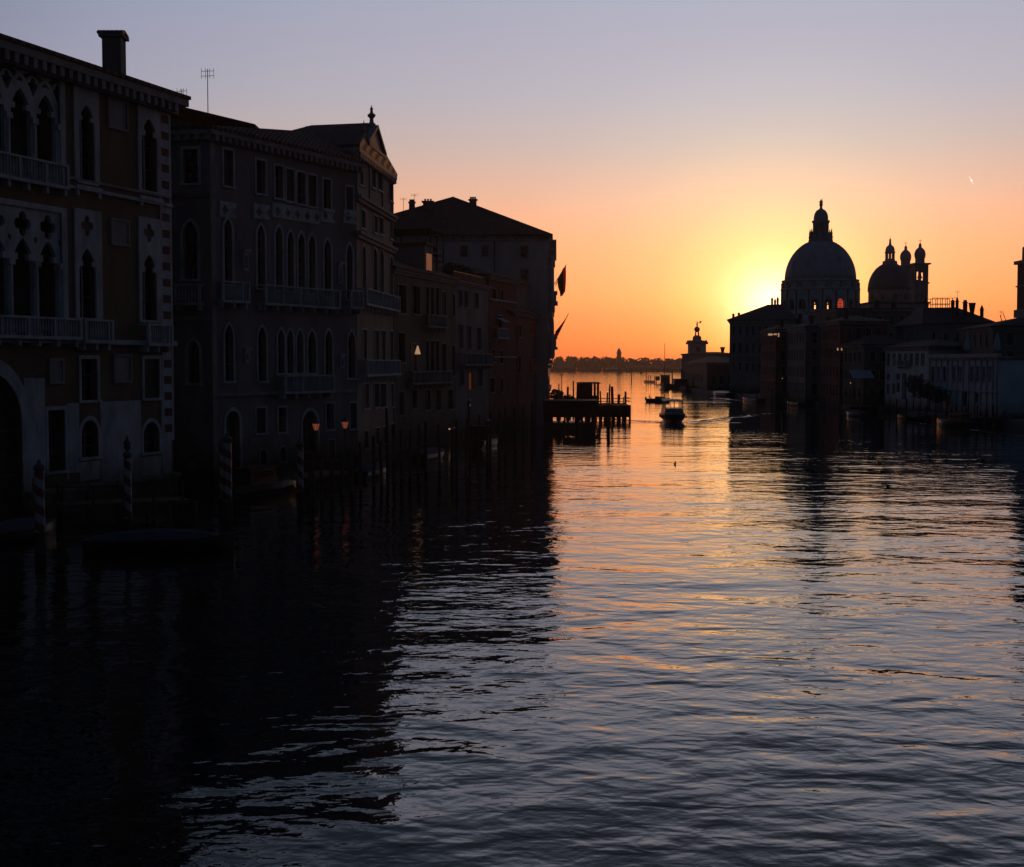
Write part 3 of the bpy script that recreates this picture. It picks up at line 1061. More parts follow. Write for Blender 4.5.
# raised centre with pediment
ua, ub = f3.L * .30, f3.L * .70
zc_ = top3 + .9
mb = MB(); f3.box(mb, ua, ub, top3 - .02, zc_, -6, .12); mb.build('attic', 'stucco_warm', p3)
mb = MB()
zp = f3.hit(377, 131)[1]
um = (ua + ub) / 2
for w0, w1, dz in ((-6, .1, 0),):
    i = len(mb.v)
    tri = [(ua - .3, zc_), (ub + .3, zc_), (um, zp - .15)]
    mb.v += [tuple(f3.p(u, z, w0)) for u, z in tri] + [tuple(f3.p(u, z, w1)) for u, z in tri]
    mb.f += [(0, 1, 2), (5, 4, 3), (0, 3, 4, 1), (1, 4, 5, 2), (2, 5, 3, 0)]
mb.build('pediment', 'stone_grey', p3)
mb = MB()
f3.box(mb, ua - .6, ub + .6, zc_ - .02, zc_ + .25, -.3, .3)
for (u0, z0, u1, z1) in ((ua - .7, zc_ + .2, um, zp + .1), (um, zp + .1, ub + .7, zc_ + .2)):
    mb.hexa([f3.p(u0, z0, -6.2), f3.p(u1, z1, -6.2), f3.p(u1, z1, .3), f3.p(u0, z0, .3),
             f3.p(u0, z0 + .28, -6.2), f3.p(u1, z1 + .28, -6.2), f3.p(u1, z1 + .28, .3), f3.p(u0, z0 + .28, .3)])
mb.build('pediment_moulding', 'stone_grey', p3)
def finial(parent, x, y, z0, h, r=.32):
    mb = MB()
    mb.lathe([(r, z0), (r, z0 + h * .14), (r * .55, z0 + h * .2), (r * .45, z0 + h * .38), (r * .95, z0 + h * .48), (r * 1.0, z0 + h * .56), (r * .4, z0 + h * .64), (r * .3, z0 + h * .76), (r * .42, z0 + h * .82), (r * .12, z0 + h * .92), (.02, z0 + h)], x, y, 10)
    return mb.build('finial', 'stone_grey', parent, smooth=True)
u_, z_ = f3.hit(373, 130)
q = f3.p(um - .1, zp + .2, -.3); finial(p3, q.x, q.y, zp + .2, 1.9, .36)
q = f3.p(ua - .2, zc_ + .3, -.3); finial(p3, q.x, q.y, zc_ + .45, 1.7, .28)
# roof behind, with a pale side wall to the attic storey
side_top = D(330, 151, A3[1] + 1).z
mb = MB()
e = C3
cc = [Vector((p[0], p[1], 0)) for p in C3]
rz3 = D(345, 133.5, 128).z
hip_roof(p3, C3, top3, (cc[0] + cc[3]) / 2 + Vector((4.2, 0, 0)), (cc[1] + cc[2]) / 2 + Vector((-.6, 0, 0)), rz3, over=.42)
ground('ground', offset_poly(C3, -.8), .4, 'paved ground under the pediment palace')


# ---- generic town house
def house(name, label, cat, corners, z1, openings, wallm, roof='hip', rz=None, over=.45, corn='stone_grey', dentil=0, wm='stone_grey', trim=.14, ridge=None, base=0.0, roofm='tile', ch=()):
    t = thing(name, label, cat, (corners[0][0], corners[0][1], 0))
    fa = make_walls(t, corners, base, z1, openings, wallm, wm=wm, trim=trim)
    cornice(t, corners, z1, .45, .35, corn, dentil)
    if roof == 'hip':
        cc = [Vector((p[0], p[1])) for p in corners]
        if ridge is None:
            m0 = (cc[0] + cc[3]) / 2; m1 = (cc[1] + cc[2]) / 2
            dd = (m1 - m0); k = min(.38, .5 * (cc[0] - cc[3]).length / max(dd.length, .1))
            ridge = (m0 + dd * k, m1 - dd * k)
        hip_roof(t, corners, z1, ridge[0], ridge[1], rz or z1 + 2.0, over=over, m=roofm)
    elif roof == 'flat':
        mb = MB(); mb.prism(offset_poly(corners, -.2), z1 - .4, z1 + .05); mb.build('roof', roofm, t)
    for c_ in ch:
        chimney(t, *c_)
    return t, fa


def rows(L, z1, floors, n, w=.95, h=1.7, k='rect', z0=1.6, margin=.8, **kw):
    """regular window rows"""
    o = []
    fh = (z1 - z0 - .5) / floors
    for i in range(floors):
        for j in range(n):
            u = margin + (L - 2 * margin) * (j + .5) / n
            z = z0 + i * fh + fh * .22
            o.append(dict(r=(u - w / 2, u + w / 2, z, z + min(h, fh * .66)), k=k if i else 'rect', **kw))
    return o


# ---- house 4: grey house with a dormer and roof terrace
A4 = (B3[0] + .05, B3[1] + .1); B4 = (A4[0] + 5.0, A4[1] + 19.2)
f4 = Fac(A4, B4, (-40, 145))
b4 = Vector((-15, 2.5))
C4 = [(A4[0] + b4.x, A4[1] + b4.y), A4, B4, (B4[0] + b4.x, B4[1] + b4.y)]
top4 = f4.hit(400, 270)[1]
o4 = P(f4, (397.5, 406, 285, 313), (413, 420, 286.5, 314), (425.5, 429, 287, 325), (430.5, 434, 287.5, 325), (435.5, 439, 288, 325), (441.5, 446, 292, 315), (452.5, 456, 294, 316), trim=.14)
o4 += P(f4, (398, 405, 333, 362), (411, 417, 344, 372), (425.5, 429, 341, 375), (430.5, 434, 341, 375), (435.5, 439, 341, 375), (442, 446, 344, 376), (452, 456, 346, 376), trim=.12)
o4 += P(f4, (399, 404, 392, 415), (412, 417, 390, 408), (424, 430, 390, 410), (436, 441, 390, 410), (448, 453, 390, 409), trim=.12)
h4, _ = house('dormer_house', 'olive grey canal house with a tall dormer and triple balcony window', 'house', C4, top4, {1: o4}, 'stucco_olive',
              rz=top4 + 3.2, ridge=((C4[0][0] + 6, C4[0][1] + 6), (f4.p(13, 0, -7).x, f4.p(13, 0, -7).y)))
for a, b, y in ((423, 441, 325.5), (407, 447, 383)):
    u0, z = f4.hit(a, y); u1 = f4.hit(b, y)[0]; balcony(h4, f4, u0, u1, z, h=1.15, e=.7, m='stone_grey')
u0, z = f4.hit(427, 271); u1 = f4.hit(435.5, 271)[0]
mb = MB(); f4.box(mb, u0, u1, top4, top4 + 3.1, -3.5, -.25); 
mb.build('dormer', 'stucco_grey', h4)
mb = MB(); f4.box(mb, u0 + .5, u1 - .5, top4 + .6, top4 + 2.3, -.3, -.235); mb.build('window', 'glass', h4)
mb = MB(); f4.box(mb, u0 - .25, u1 + .25, top4 + 3.1, top4 + 3.35, -3.7, 0); mb.build('dormer_roof', 'tile', h4)
# altana (timber roof terrace)
u0, z = f4.hit(440, 275); u1 = f4.L - .5
mb = MB()
f4.box(mb, u0, u1, top4 + 2.6, top4 + 2.75, -6, -1)
for u in (u0 + .1, (u0 + u1) / 2, u1 - .1):
    for w in (-5.9, -1.1):
        p = f4.p(u, top4, w); mb.tube(p, (p.x, p.y, top4 + 5.0), .08, .08, 6)
for zz in (3.3, 3.8, 4.95):
    f4.box(mb, u0, u1, top4 + zz, top4 + zz + .08, -1.15, -1.05)
f4.box(mb, u0 - .3, u1 + .3, top4 + 5.0, top4 + 5.15, -6.2, -.8)
mb.build('altana', 'wood_dark', h4)

# ---- house 5
A5 = (B4[0] + .05, B4[1] + .1); B5 = (A5[0] + 3.4, A5[1] + 13.2)
f5 = Fac(A5, B5, (-30, 160)); b5 = Vector((-13, 2))
C5 = [(A5[0] + b5.x, A5[1] + b5.y), A5, B5, (B5[0] + b5.x, B5[1] + b5.y)]
top5 = f5.hit(462, 281)[1]
o5 = P(f5, (459, 462, 290, 306), (464.5, 467.5, 291, 307), (474, 478, 293, 308), (459, 463, 325, 348), (467, 471, 326, 349), (477, 481, 328, 350), (460, 464, 365, 385), (478, 482, 366, 386), trim=.12)
o5 += P(f5, (468.5, 474.5, 373, 389), pane='glow_pane', trim=.12)
h5, _ = house('narrow_grey_house', 'narrow grey canal house with a planted roof terrace and a dim lit doorway', 'house', C5, top5, {1: o5}, 'stucco_grey', roof='flat', roofm='tile')
u0, z = f5.hit(462, 364); balcony(h5, f5, 1, f5.L - 1, z, h=1.2, e=.9, m='stone_grey')
mb = MB()
f5.box(mb, .1, f5.L - .1, top5 + .9, top5 + 1.0, -.3, -.2)
k = .1
while k < f5.L: f5.box(mb, k, k + .05, top5, top5 + .9, -.28, -.22); k += .3
mb.build('terrace_railing', 'metal', h5)
mb = MB(); f5.box(mb, 2, 7, top5, top5 + 2.4, -9, -4); mb.build('attic', 'stucco_olive', h5)
mb = MB(); f5.box(mb, 1.6, 7.4, top5 + 2.4, top5 + 2.6, -9.4, -3.6); mb.build('attic_roof', 'tile', h5)

# ---- house 6: red house
A6 = (B5[0] + .05, B5[1] + .1); B6 = (A6[0] + 3.3, A6[1] + 11.4)
f6 = Fac(A6, B6, (-30, 170)); b6 = Vector((-12, 1.6))
C6 = [(A6[0] + b6.x, A6[1] + b6.y), A6, B6, (B6[0] + b6.x, B6[1] + b6.y)]
top6 = f6.hit(486, 275)[1]
o6 = P(f6, (492, 496, 289, 300), (500, 503, 290, 301), (492, 495, 350, 362), (500, 503, 351, 363), (490, 494, 378, 392), (500, 503, 378, 392), trim=.12)
o6 += P(f6, (498, 501.5, 316, 337), pane='canvas', trim=.12)
o6 += P(f6, (485.5, 487.5, 340, 350, 'round'), (489, 491, 341, 350, 'round'), pane='red_glow_pane', trim=.1)  # glow on the wall put into two emissive panes
h6, _ = house('red_house', 'dark red canal house with a white awning over one window', 'house', C6, top6, {1: o6}, 'stucco_red', rz=top6 + 1.6, over=.5)
mb = MB()
u0, z = f6.hit(496.5, 318); u1 = f6.hit(503, 318)[0]
mb.hexa([f6.p(u0, z, 0), f6.p(u1, z, 0), f6.p(u1, z - .5, 1.0), f6.p(u0, z - .5, 1.0), f6.p(u0, z + .06, 0), f6.p(u1, z + .06, 0), f6.p(u1, z - .44, 1.0), f6.p(u0, z - .44, 1.0)])
mb.build('awning', 'canvas', h6)
u0, z = f6.hit(493, 337); balcony(h6, f6, u0, f6.hit(504, 337)[0], z, h=1.1, e=.7)
band(h6, f6, f6.hit(497, 300)[1], .18, .12, 'stone'); band(h6, f6, f6.hit(497, 357)[1], .16, .12, 'stone')
# ---- house 7: low house with sunrise glow put into its panes, beside the big palace
g7a = W(509, 429.5); g7b = W(523, 427.5); g7c = W(536.5, 424.5)
C7 = [(B6[0] + .1, B6[1] + .4), (g7b.x + .6, g7b.y - 1), (g7c.x, g7c.y - .5), (B6[0] + 1, g7c.y + 3)]
f7s = Fac(C7[0], C7[1], (0, 200)); f7 = Fac(C7[1], C7[2], (-20, 190))
top7 = f7.hit(524, 313)[1]
o7 = P(f7, (525, 527.5, 322, 334), (529.5, 532, 323, 335), (533.5, 535.6, 324, 335), (525, 527.5, 360, 373), (529.5, 532, 360, 373), (533.5, 535.6, 360, 372), pane='red_glow_pane', trim=.12)
o7s = P(f7s, (512, 515, 325, 337), (518, 521, 325, 337), (512, 514, 356, 372), (518, 520.5, 356, 372), trim=.12)
h7, _ = house('low_red_house', 'low brick house with sunrise glow put into its reddish panes, in front of the big flagged palace', 'house', C7, top7, {0: o7s, 1: o7}, 'stucco_red', rz=top7 + .9, over=.6)
mb = MB(); mb.prism([(C7[0][0] - .3, C7[0][1] + 2), (D(528, 300, 186).x, 185), (D(528, 300, 190).x, 189), (C7[0][0] - 1, 189)], 3, D(520, 286, 186).z)
hb = thing('dark_back_house', 'dark narrow house squeezed between the red house and the big flagged palace', 'house', (C7[0][0], C7[0][1] + 3, 0))
mb.build('wall', 'stucco_olive', hb)
C7b = [(C7[0][0] - .3, C7[0][1] + 2), (D(528, 300, 186).x, 185), (D(528, 300, 190).x, 189), (C7[0][0] - 1, 189)]
hip_roof(hb, C7b, D(520, 286, 186).z, Vector(C7b[0]) + Vector((1, 2)), Vector(C7b[1]) + Vector((-1, 1)), D(520, 281, 186).z, over=.3)

# ---- big flagged palace
XR, YB = D(548.2, 400, 190).x, 190.0
zB = D(480, 236, 190).z
CB = [(-26, YB + 1.5), (XR, YB), (XR + 1.1, YB + 34), (-24, YB + 36)]
fB = Fac(CB[0], CB[1], (-10, 220)); fBc = Fac(CB[1], CB[2], (-10, 210))
oB = P(fB, (520.8, 527.6, 246, 257.5), (520.8, 527.6, 269.5, 281.5), (482, 488, 246, 256), (461, 467, 246, 256), (430, 436, 246, 256), trim=.16)
oBc = []
for i, z in enumerate((2.0, 8.5, 15.5, 21.5)):
    for j in range(7):
        u = 2.6 + j * 4.7
        oBc.append(dict(r=(u - .75, u + .75, z, z + (4.2 if i < 3 else 2.6)), k='round' if i in (1, 2) else 'rect', trim=.25))
pB, _ = house('flagged_palace', 'biggest grey palace with a wide hipped roof and flags on its canal side', 'palace', CB, zB, {0: oB, 1: oBc}, 'stucco_pale', roof=None)
ap = D(453, 196.5, 203)
hip_roof(pB, CB, zB, (ap.x, ap.y), (ap.x, ap.y + 12), ap.z, over=.6)
mb = MB()
for z, e in ((zB - .5, 1.1), (zB - 1.6, .9), (zB - 2.6, .6), (15.6, .6), (14.9, .5), (8.9, .6), (8.2, .5), (zB - 4, .3), (11.8, .3), (5, .35)):
    fBc.box(mb, -.1, fBc.L + .1, z - .35, z, -.01, e)
for j in range(8):
    u = .5 + j * 4.7
    for z0, z1 in ((9.2, 14.7), (15.9, zB - 2.5)):
        p = fBc.p(u, z0, .45); mb.tube(p, (p.x, p.y, z1), .32, .28, 8)
        p = fBc.p(u + .9, z0, .45); mb.tube(p, (p.x, p.y, z1), .32, .28, 8)
mb.build('facade_order', 'stone', pB)
for z_ in (17.0, 10.7):
    mb = MB(); fBc.box(mb, .6, 9, z_ - .3, z_, 0, 1.3); fBc.box(mb, .8, 8.8, z_ + .003, z_ + 1.2, .9, 1.1); fBc.box(mb, .8, 1.0, z_ + .003, z_ + 1.2, 0, .9); fBc.box(mb, .7, 8.9, z_ + 1.2, z_ + 1.4, .8, 1.25)
    for u in (1.2, 3.5, 5.8, 8.1): fBc.box(mb, u, u + .4, z_ - 1.3, z_ - .3, 0, .9)
    mb.build('balcony', 'stone', pB)
mb = MB(); u = fB.hit(494.5, 300)[0]; mb.tube(fB.p(u, 3, .1), fB.p(u, zB - .6, .1), .09, .09, 6); mb.build('drainpipe', 'metal', pB)
band(pB, fB, D(480, 240, 190).z, .25, .18, 'stone_grey')
for px, yb_, yt_, w, cap, Y in ((412, 209, 200.5, .8, 'pots', 196), (428, 206, 200, 1.35, 'pots', 199), (473, 206, 198, 1.0, 'pots', 199), (403.5, 212, 198, .2, 'ant', 196), (414.5, 208, 194, .2, 'ant', 196)):
    q = D(px, yb_, Y)
    if cap == 'ant': antenna(pB, q.x, q.y, q.z - 2, D(px, yt_, Y).z, 1, .8)
    else: chimney(pB, q.x, q.y, q.z - 2.5, D(px, yt_, Y).z, w, cap, 'stone_dark')
LB = [(-60, 118), (-13.5, 118), (A4[0] - 1, A4[1]), (B4[0] - 1, B4[1]), (B5[0] - 1, B5[1]), (B6[0] - 1, B6[1]), (C7[2][0] - 1, C7[2][1]), (XR - .5, YB + 1), (XR + .6, YB + 60), (-60, YB + 60)]
LB[1] = (C3[0][0] + 2, B3[1] - .5)
ground('ground', LB, .45, 'paved ground along the left bank beneath the canal houses')

# ================================================================== RIGHT BANK
def box_fp(x0, x1, y0, y1):      # footprint: edge 0 faces the camera, edge 3 faces the canal
    return [(x0, y0), (x1, y0), (x1, y1), (x0, y1)]


# ---- domed church
SX, SY = D(820, 300, 461).x, 461.0
def zS(y, Y=461): return D(820, y, Y).z
ch = thing('domed_church', 'great domed church with a tall lantern, a smaller second dome and two bell towers', 'church', (SX, SY, 0))
mpx = 461 / F
oct_ = [(SX + 18.5 * math.cos(R(22.5 + 45 * k)), SY + 18.5 * math.sin(R(22.5 + 45 * k))) for k in range(8)]
mb = MB(); mb.prism(oct_, 0, zS(320) - 1.0); mb.build('octagon_wall', 'stone_grey', ch)
mb = MB(); mb.lathe([(19.2, zS(320) - 1.2), (19.2, zS(320) - .7), (12.2, zS(314))], SX, SY, 8, R(22.5)); mb.build('lower_roof', 'lead', ch)
# drum with arched windows: 16 sides
rd = 37.3 * mpx
z0d, z1d = zS(318), zS(291)
drum_c = [(SX + rd / math.cos(R(10)) * math.cos(R(20 * k)), SY + rd / math.cos(R(10)) * math.sin(R(20 * k))) for k in range(18)]
Ld = (Vector(drum_c[0]) - Vector(drum_c[1])).length
opn = {k: [dict(r=(Ld / 2 - 1.3, Ld / 2 + 1.3, zS(310.5), zS(300)), k='round', bare='glazing', open=True, depth=.9)] for k in range(18)}
for k in (9, 10, 11, 15, 16, 17, 0): opn[k][0]['open'] = False; opn[k][0]['bare'] = 'window_pane'
opn[14][0]['open'] = False; opn[14][0]['bare'] = 'window_pane'; opn[14][0]['pane'] = 'red_glow_glass'
make_walls(ch, drum_c, z0d, z1d, opn, 'stone', name='drum')
for k in range(18):
    f = Fac(drum_c[k], drum_c[(k + 1) % 18], (SX, SY))
    mb = MB()
    for zz in (zS(308), zS(305.2), zS(302.6)):
        f.box(mb, Ld / 2 - 1.2, Ld / 2 + 1.2, zz, zz + .12, -.75, -.6)
    if k in (12, 13): f.box(mb, Ld / 2 - 1.25, Ld / 2 - .42, zS(311), zS(300.4), -.8, -.65); f.box(mb, Ld / 2 + .5, Ld / 2 + 1.25, zS(311), zS(300.4), -.8, -.65); f.box(mb, Ld / 2 - .42, Ld / 2 + .5, zS(306.6), zS(305), -.8, -.65)
    for uu in (Ld / 2 - .4, Ld / 2 + .32):
        f.box(mb, uu, uu + .12, zS(310.5), zS(300.5), -.76, -.61)
    f.box(mb, .05, .4, z0d, z1d, 0, .35)
    mb.build('window_grille', 'stone_dark', ch)
mb = MB()
mb.lathe([(rd, z1d - .01), (39 * mpx, z1d + .15), (39 * mpx, zS(289)), (36.5 * mpx, zS(288.5)), (36.5 * mpx, zS(283)), (38 * mpx, zS(282)), (38 * mpx, zS(280.5)), (35 * mpx, zS(280.2))], SX, SY, 48)
mb.build('drum_cornice', 'stone', ch)
for k in range(16):      # volutes and pinnacles on the cornice
    t = R(22.5 * k)
    mb = MB(); mb.box(-.45, .45, -.9, .9, 0, 1.9)
    rot = Matrix.Rotation(t, 3, 'Z')
    mb.v = [tuple(rot @ Vector((p[0] + 37.2 * mpx, p[1], p[2] + zS(289)))) for p in mb.v]
    mb.v = [(p[0] + SX, p[1] + SY, p[2]) for p in mb.v]
    mb.build('cornice_block', 'stone_grey', ch)
# dome shell
zb_, zt_ = zS(280.3), zS(242)
prof = []
RD = 34.7 * mpx
for k in range(15):
    a = R(90) * k / 14
    r = RD * math.cos(a); z = zb_ + (zS(239.5) - zb_) * math.sin(a)
    if r < 11.2 * mpx: break
    prof.append((r, z))
prof.append((11 * mpx, zt_ + .3))
mb = MB(); mb.lathe(prof, SX, SY, 64)
dome = mb.build('dome', 'lead', ch, smooth=True)
mb = MB()
for k in range(32):
    t = 2 * math.pi * k / 32
    for (r0, z0), (r1, z1) in zip(prof, prof[1:]):
        mb.tube((SX + r0 * math.cos(t), SY + r0 * math.sin(t), z0), (SX + r1 * math.cos(t), SY + r1 * math.sin(t), z1), .13, .13, 4)
mb.build('dome_rib', 'lead', dome)
mb = MB()
for k in (-1, 1):
    t = R(-90 + 22 * k)
    for zz in (262,):
        a = math.asin((zS(zz) - zb_) / (zS(239.5) - zb_)); r = RD * math.cos(a)
        mb.box(SX + r * math.cos(t) - .5, SX + r * math.cos(t) + .5, SY + r * math.sin(t) - .5, SY + r * math.sin(t) + 1, zS(zz) - .3, zS(zz) + 1.3)
mb.build('dome_hatch', 'lead', dome)
# lantern: open arcade of 8 piers so that the sky shows through
ln = MB()
ln.lathe([(11.8 * mpx, zS(243)), (12.0 * mpx, zS(240)), (11.0 * mpx, zS(238.5)), (9.6 * mpx, zS(235.5)), (9.0 * mpx, zS(234.6))], SX, SY, 24)
lantern = ln.build('lantern', 'stone_grey', ch)
for k in range(8):
    t = R(22.5 + 45 * k)
    mb = MB(); mb.box(5.2 * mpx, 7.6 * mpx, -1.25 * .42 * 1.1, 1.25 * .42 * 1.1, zS(234.8), zS(222.5))
    rot = Matrix.Rotation(t, 3, 'Z')
    mb.v = [tuple(rot @ Vector(p) + Vector((SX, SY, 0))) for p in mb.v]
    mb.build('lantern_pier', 'stone_grey', lantern)
    # little obelisks round the lantern's foot
    x, y = SX + 10.6 * mpx * math.cos(t), SY + 10.6 * mpx * math.sin(t)
    mb = MB(); mb.lathe([(.5, zS(238.8)), (.45, zS(236.5)), (.3, zS(235)), (.42, zS(234)), (.05, zS(228.5))], x, y, 8)
    mb.build('obelisk', 'stone_grey', lantern)
mb = MB()
for k in range(8):
    t0, t1 = R(22.5 + 45 * k), R(67.5 + 45 * k)
    p = [(SX + r * math.cos(t), SY + r * math.sin(t)) for r, t in ((4.8 * mpx, t0), (7.4 * mpx, t0), (7.4 * mpx, t1), (4.8 * mpx, t1))]
    mb.prism(p, zS(225), zS(222.6))
    if k % 2: mb.prism(p, zS(234.7), zS(231.5))
mb.build('lantern_arch', 'stone_grey', lantern)
mb = MB()
mb.lathe([(8.2 * mpx, zS(223.2)), (8.8 * mpx, zS(222)), (8.8 * mpx, zS(220.8)), (7.2 * mpx, zS(220.5)), (7.1 * mpx, zS(217)), (6.3 * mpx, zS(213.5)), (4.4 * mpx, zS(210.5)), (1.6 * mpx, zS(208.8)), (1.2 * mpx, zS(207)), (1.2 * mpx, zS(205.8))], SX, SY, 24)
mb.build('lantern_cupola', 'lead', lantern, smooth=False)
mb = MB()    # statue with staff
mb.lathe([(.62, zS(205.9)), (.5, zS(203.5)), (.62, zS(201.8)), (.30, zS(200.6)), (.26, zS(200)), (.10, zS(199.2))], SX, SY, 10)
mb.tube((SX + .5, SY, zS(205)), (SX + .5, SY, zS(198)), .06, .05, 5)
mb.build('statue', 'stone_dark', lantern)

# second dome
S2X, S2Y = D(889.5, 290, 492).x, 492.0
def z2(y): return D(890, y, 492).z
m2 = 492 / F
mb = MB(); mb.prism([(S2X - 27 * m2 * 1.0, S2Y - 11), (S2X + 30 * m2, S2Y - 11), (S2X + 30 * m2, S2Y + 14), (S2X - 27 * m2, S2Y + 14)], 0, z2(305)); mb.build('choir_wall', 'stone_grey', ch)
C_ = [(S2X - 27 * m2 * 1.0, S2Y - 11), (S2X + 30 * m2, S2Y - 11), (S2X + 30 * m2, S2Y + 14), (S2X - 27 * m2, S2Y + 14)]
mb = MB(); mb.prism(offset_poly(C_, .6), z2(305), z2(303.3)); mb.build('choir_roof', 'tile', ch)
mb = MB(); mb.lathe([(20.5 * m2, z2(304)), (20.5 * m2, z2(292)), (21.3 * m2, z2(291.5)), (21.3 * m2, z2(290.3)), (20.8 * m2, z2(290))], S2X, S2Y, 32)
d2d = mb.build('second_drum', 'stone_grey', ch)
for t in (-125, -90, -55, -20, -160):
    mb = MB(); mb.box(20.3 * m2, 20.75 * m2, -.8, .8, z2(300.5), z2(294.5))
    rot = Matrix.Rotation(R(t), 3, 'Z'); mb.v = [tuple(rot @ Vector(p) + Vector((S2X, S2Y, 0))) for p in mb.v]
    mb.build('window', 'glass', d2d)
prof = []
for k in range(15):
    a = R(90) * k / 14
    r = 21.3 * m2 * math.cos(a); z = z2(290) + (z2(262.5) - z2(290)) * math.sin(a)
    if r < 6.5 * m2: break
    prof.append((r, z))
mb = MB(); mb.lathe(prof + [(6 * m2, z2(263))], S2X, S2Y, 48); dm2 = mb.build('second_dome', 'lead_dark', ch, smooth=True)
mb = MB(); mb.lathe([(7.4 * m2, z2(265)), (7.2 * m2, z2(261.5)), (5 * m2, z2(260.5)), (4.7 * m2, z2(259))], S2X, S2Y, 16); l2 = mb.build('second_lantern', 'stone_grey', ch)
for k in range(8):
    t = R(22.5 + 45 * k)
    mb = MB(); x, y = S2X + 3.9 * m2 * math.cos(t), S2Y + 3.9 * m2 * math.sin(t)
    mb.tube((x, y, z2(259.2)), (x, y, z2(253)), .27, .27, 6); mb.build('lantern_pier', 'stone_grey', l2)
mb = MB(); mb.lathe([(4.6 * m2, z2(253.3)), (5.4 * m2, z2(252.6)), (5.4 * m2, z2(252)), (4.5 * m2, z2(251.6)), (4.6 * m2, z2(249.5)), (3.6 * m2, z2(246.8)), (1.5 * m2, z2(245)), (1.1 * m2, z2(243)), (.9 * m2, z2(241)), (1.1 * m2, z2(240)), (.3 * m2, z2(238.5)), (.12 * m2, z2(236.5))], S2X, S2Y, 16)
mb.build('second_cupola', 'lead', l2)

# bell towers
for (px, Y, off, w, front) in ((905.3, 512, 2.5, 7.0, False), (919.6, 500, 0, 6.7, True)):
    X = D(px, 280, Y).x; m = Y / F
    def z(y, px=px, Y=Y, off=off): return D(px, y + off, Y).z
    h = w * m
    fp = [(X - h, Y - h), (X + h, Y - h), (X + h, Y + h), (X - h, Y + h)]
    mb = MB(); mb.prism(fp, 0, z(283)); bt = mb.build('bell_tower', 'stone_grey', ch)
    W_ = 2 * h
    ops_ = {}
    for e in range(4):
        ops_[e] = [dict(r=(W_ * .13, W_ * .26, z(280), z(272)), k='round', bare='g', open=True, depth=.45),
                   dict(r=(W_ * .36, W_ * .64, z(281), z(270)), k='round', bare='g', open=True, depth=.45),
                   dict(r=(W_ * .74, W_ * .87, z(280), z(272)), k='round', bare='g', open=True, depth=.45)]
    make_walls(bt, fp, z(283), z(265), ops_, 'stone_grey', name='belfry')
    mb = MB(); mb.lathe([(.2, z(273)), (.5, z(274)), (.7, z(276.5)), (1.0, z(278)), (1.0, z(278.3))], X, Y, 12); mb.build('bell', 'metal', bt)
    mb = MB(); mb.prism(offset_poly(fp, .35), z(284), z(282.6)); mb.build('string_course', 'stone_grey', bt)
    mb = MB(); mb.prism(offset_poly(fp, .7), z(264.9), z(263.4)); mb.build('cornice', 'stone_grey', bt)
    mb = MB(); mb.lathe([(4.9 * m, z(263.4)), (4.6 * m, z(263)), (4.6 * m, z(258.2)), (5.2 * m, z(257.8)), (5.2 * m, z(257)), (5.5 * m, z(255)), (5.3 * m, z(252.5)), (4.3 * m, z(250)), (2.4 * m, z(248)), (1.3 * m, z(247)), (1.5 * m, z(245.5)), (1.0 * m, z(243.8)), (.3 * m, z(243)), (.1 * m, z(241.5))], X, Y, 20)
    mb.build('onion_cupola', 'lead', bt, smooth=True)
    mb = MB(); mb.tube((X, Y, z(243)), (X, Y, z(239)), .09, .07, 5); mb.tube((X - .55, Y, z(240.6)), (X + .55, Y, z(240.6)), .07, .07, 5); mb.build('cross', 'metal', bt)

# ---- customs house with globe tower
DY = 512.0
def zD(y): return D(698.6, y, DY).z
dx = lambda px: D(px, 360, DY).x
mD = DY / F
CD = [(dx(682), DY), (dx(740), DY), (dx(748), DY + 38), (dx(682) + 10, DY + 38)]
def fD_ops():
    f = Fac(CD[0], CD[1], (80, 540))
    return P(f, (695.5, 702, 365, 380, 'round', {'name': 'archway', 'pane': 'wood_dark'}), (706, 711, 366, 380, 'round', {'name': 'archway', 'pane': 'wood_dark'}), (716, 721, 366, 380, 'round', {'name': 'archway', 'pane': 'wood_dark'}), (686, 690, 366, 380, 'round', {'name': 'archway', 'pane': 'wood_dark'}), (726, 730, 366, 380, 'round', {'name': 'archway', 'pane': 'wood_dark'}), trim=.3)
dg, _ = house('customs_house', 'low customs house on the point with a square tower topped by a golden globe', 'building', CD, zD(354.5), {0: fD_ops()}, 'stone_grey', rz=zD(351.5), over=.5, base=.6)
TX, TY = dx(699), DY + 6
mb = MB(); hh = 8.2 * mD; mb.box(TX - hh, TX + hh, TY - hh, TY + hh, zD(354.6), zD(344)); tw = mb.build('tower', 'stone', dg)
mb = MB(); hh2 = 10 * mD; mb.box(TX - hh2, TX + hh2, TY - hh2, TY + hh2, zD(344), zD(341.8))
mb.build('cornice', 'stone_grey', tw)
for a in (-1, 1):
    for b in (-1, 1): mb = MB(); mb.lathe([(.5, zD(341.8)), (.45, zD(340.6)), (.1, zD(339.8))], TX + a * hh2 * .8, TY + b * hh2 * .8, 6); mb.build('pinnacle', 'stone_grey', tw)
mb = MB(); mb.box(TX - .7, TX + .7, TY - hh - .1, TY - hh + .1, zD(352), zD(347)); mb.build('window', 'glass', tw)
mb = MB(); mb.lathe([(6.6 * mD, zD(341.8)), (6.0 * mD, zD(340.2)), (4.6 * mD, zD(339.6)), (4.4 * mD, zD(336.5)), (3.0 * mD, zD(335.6)), (2.6 * mD, zD(335))], TX, TY, 8, R(22.5)); mb.build('tower_top', 'stone_grey', tw)
for k in range(4):
    t = R(45 + 90 * k); mb = MB(); mb.tube((TX + .75 * math.cos(t), TY + .75 * math.sin(t), zD(335.1)), (TX + .75 * math.cos(t), TY + .75 * math.sin(t), zD(331.6)), .2, .2, 6); mb.build('figure', 'metal', tw)
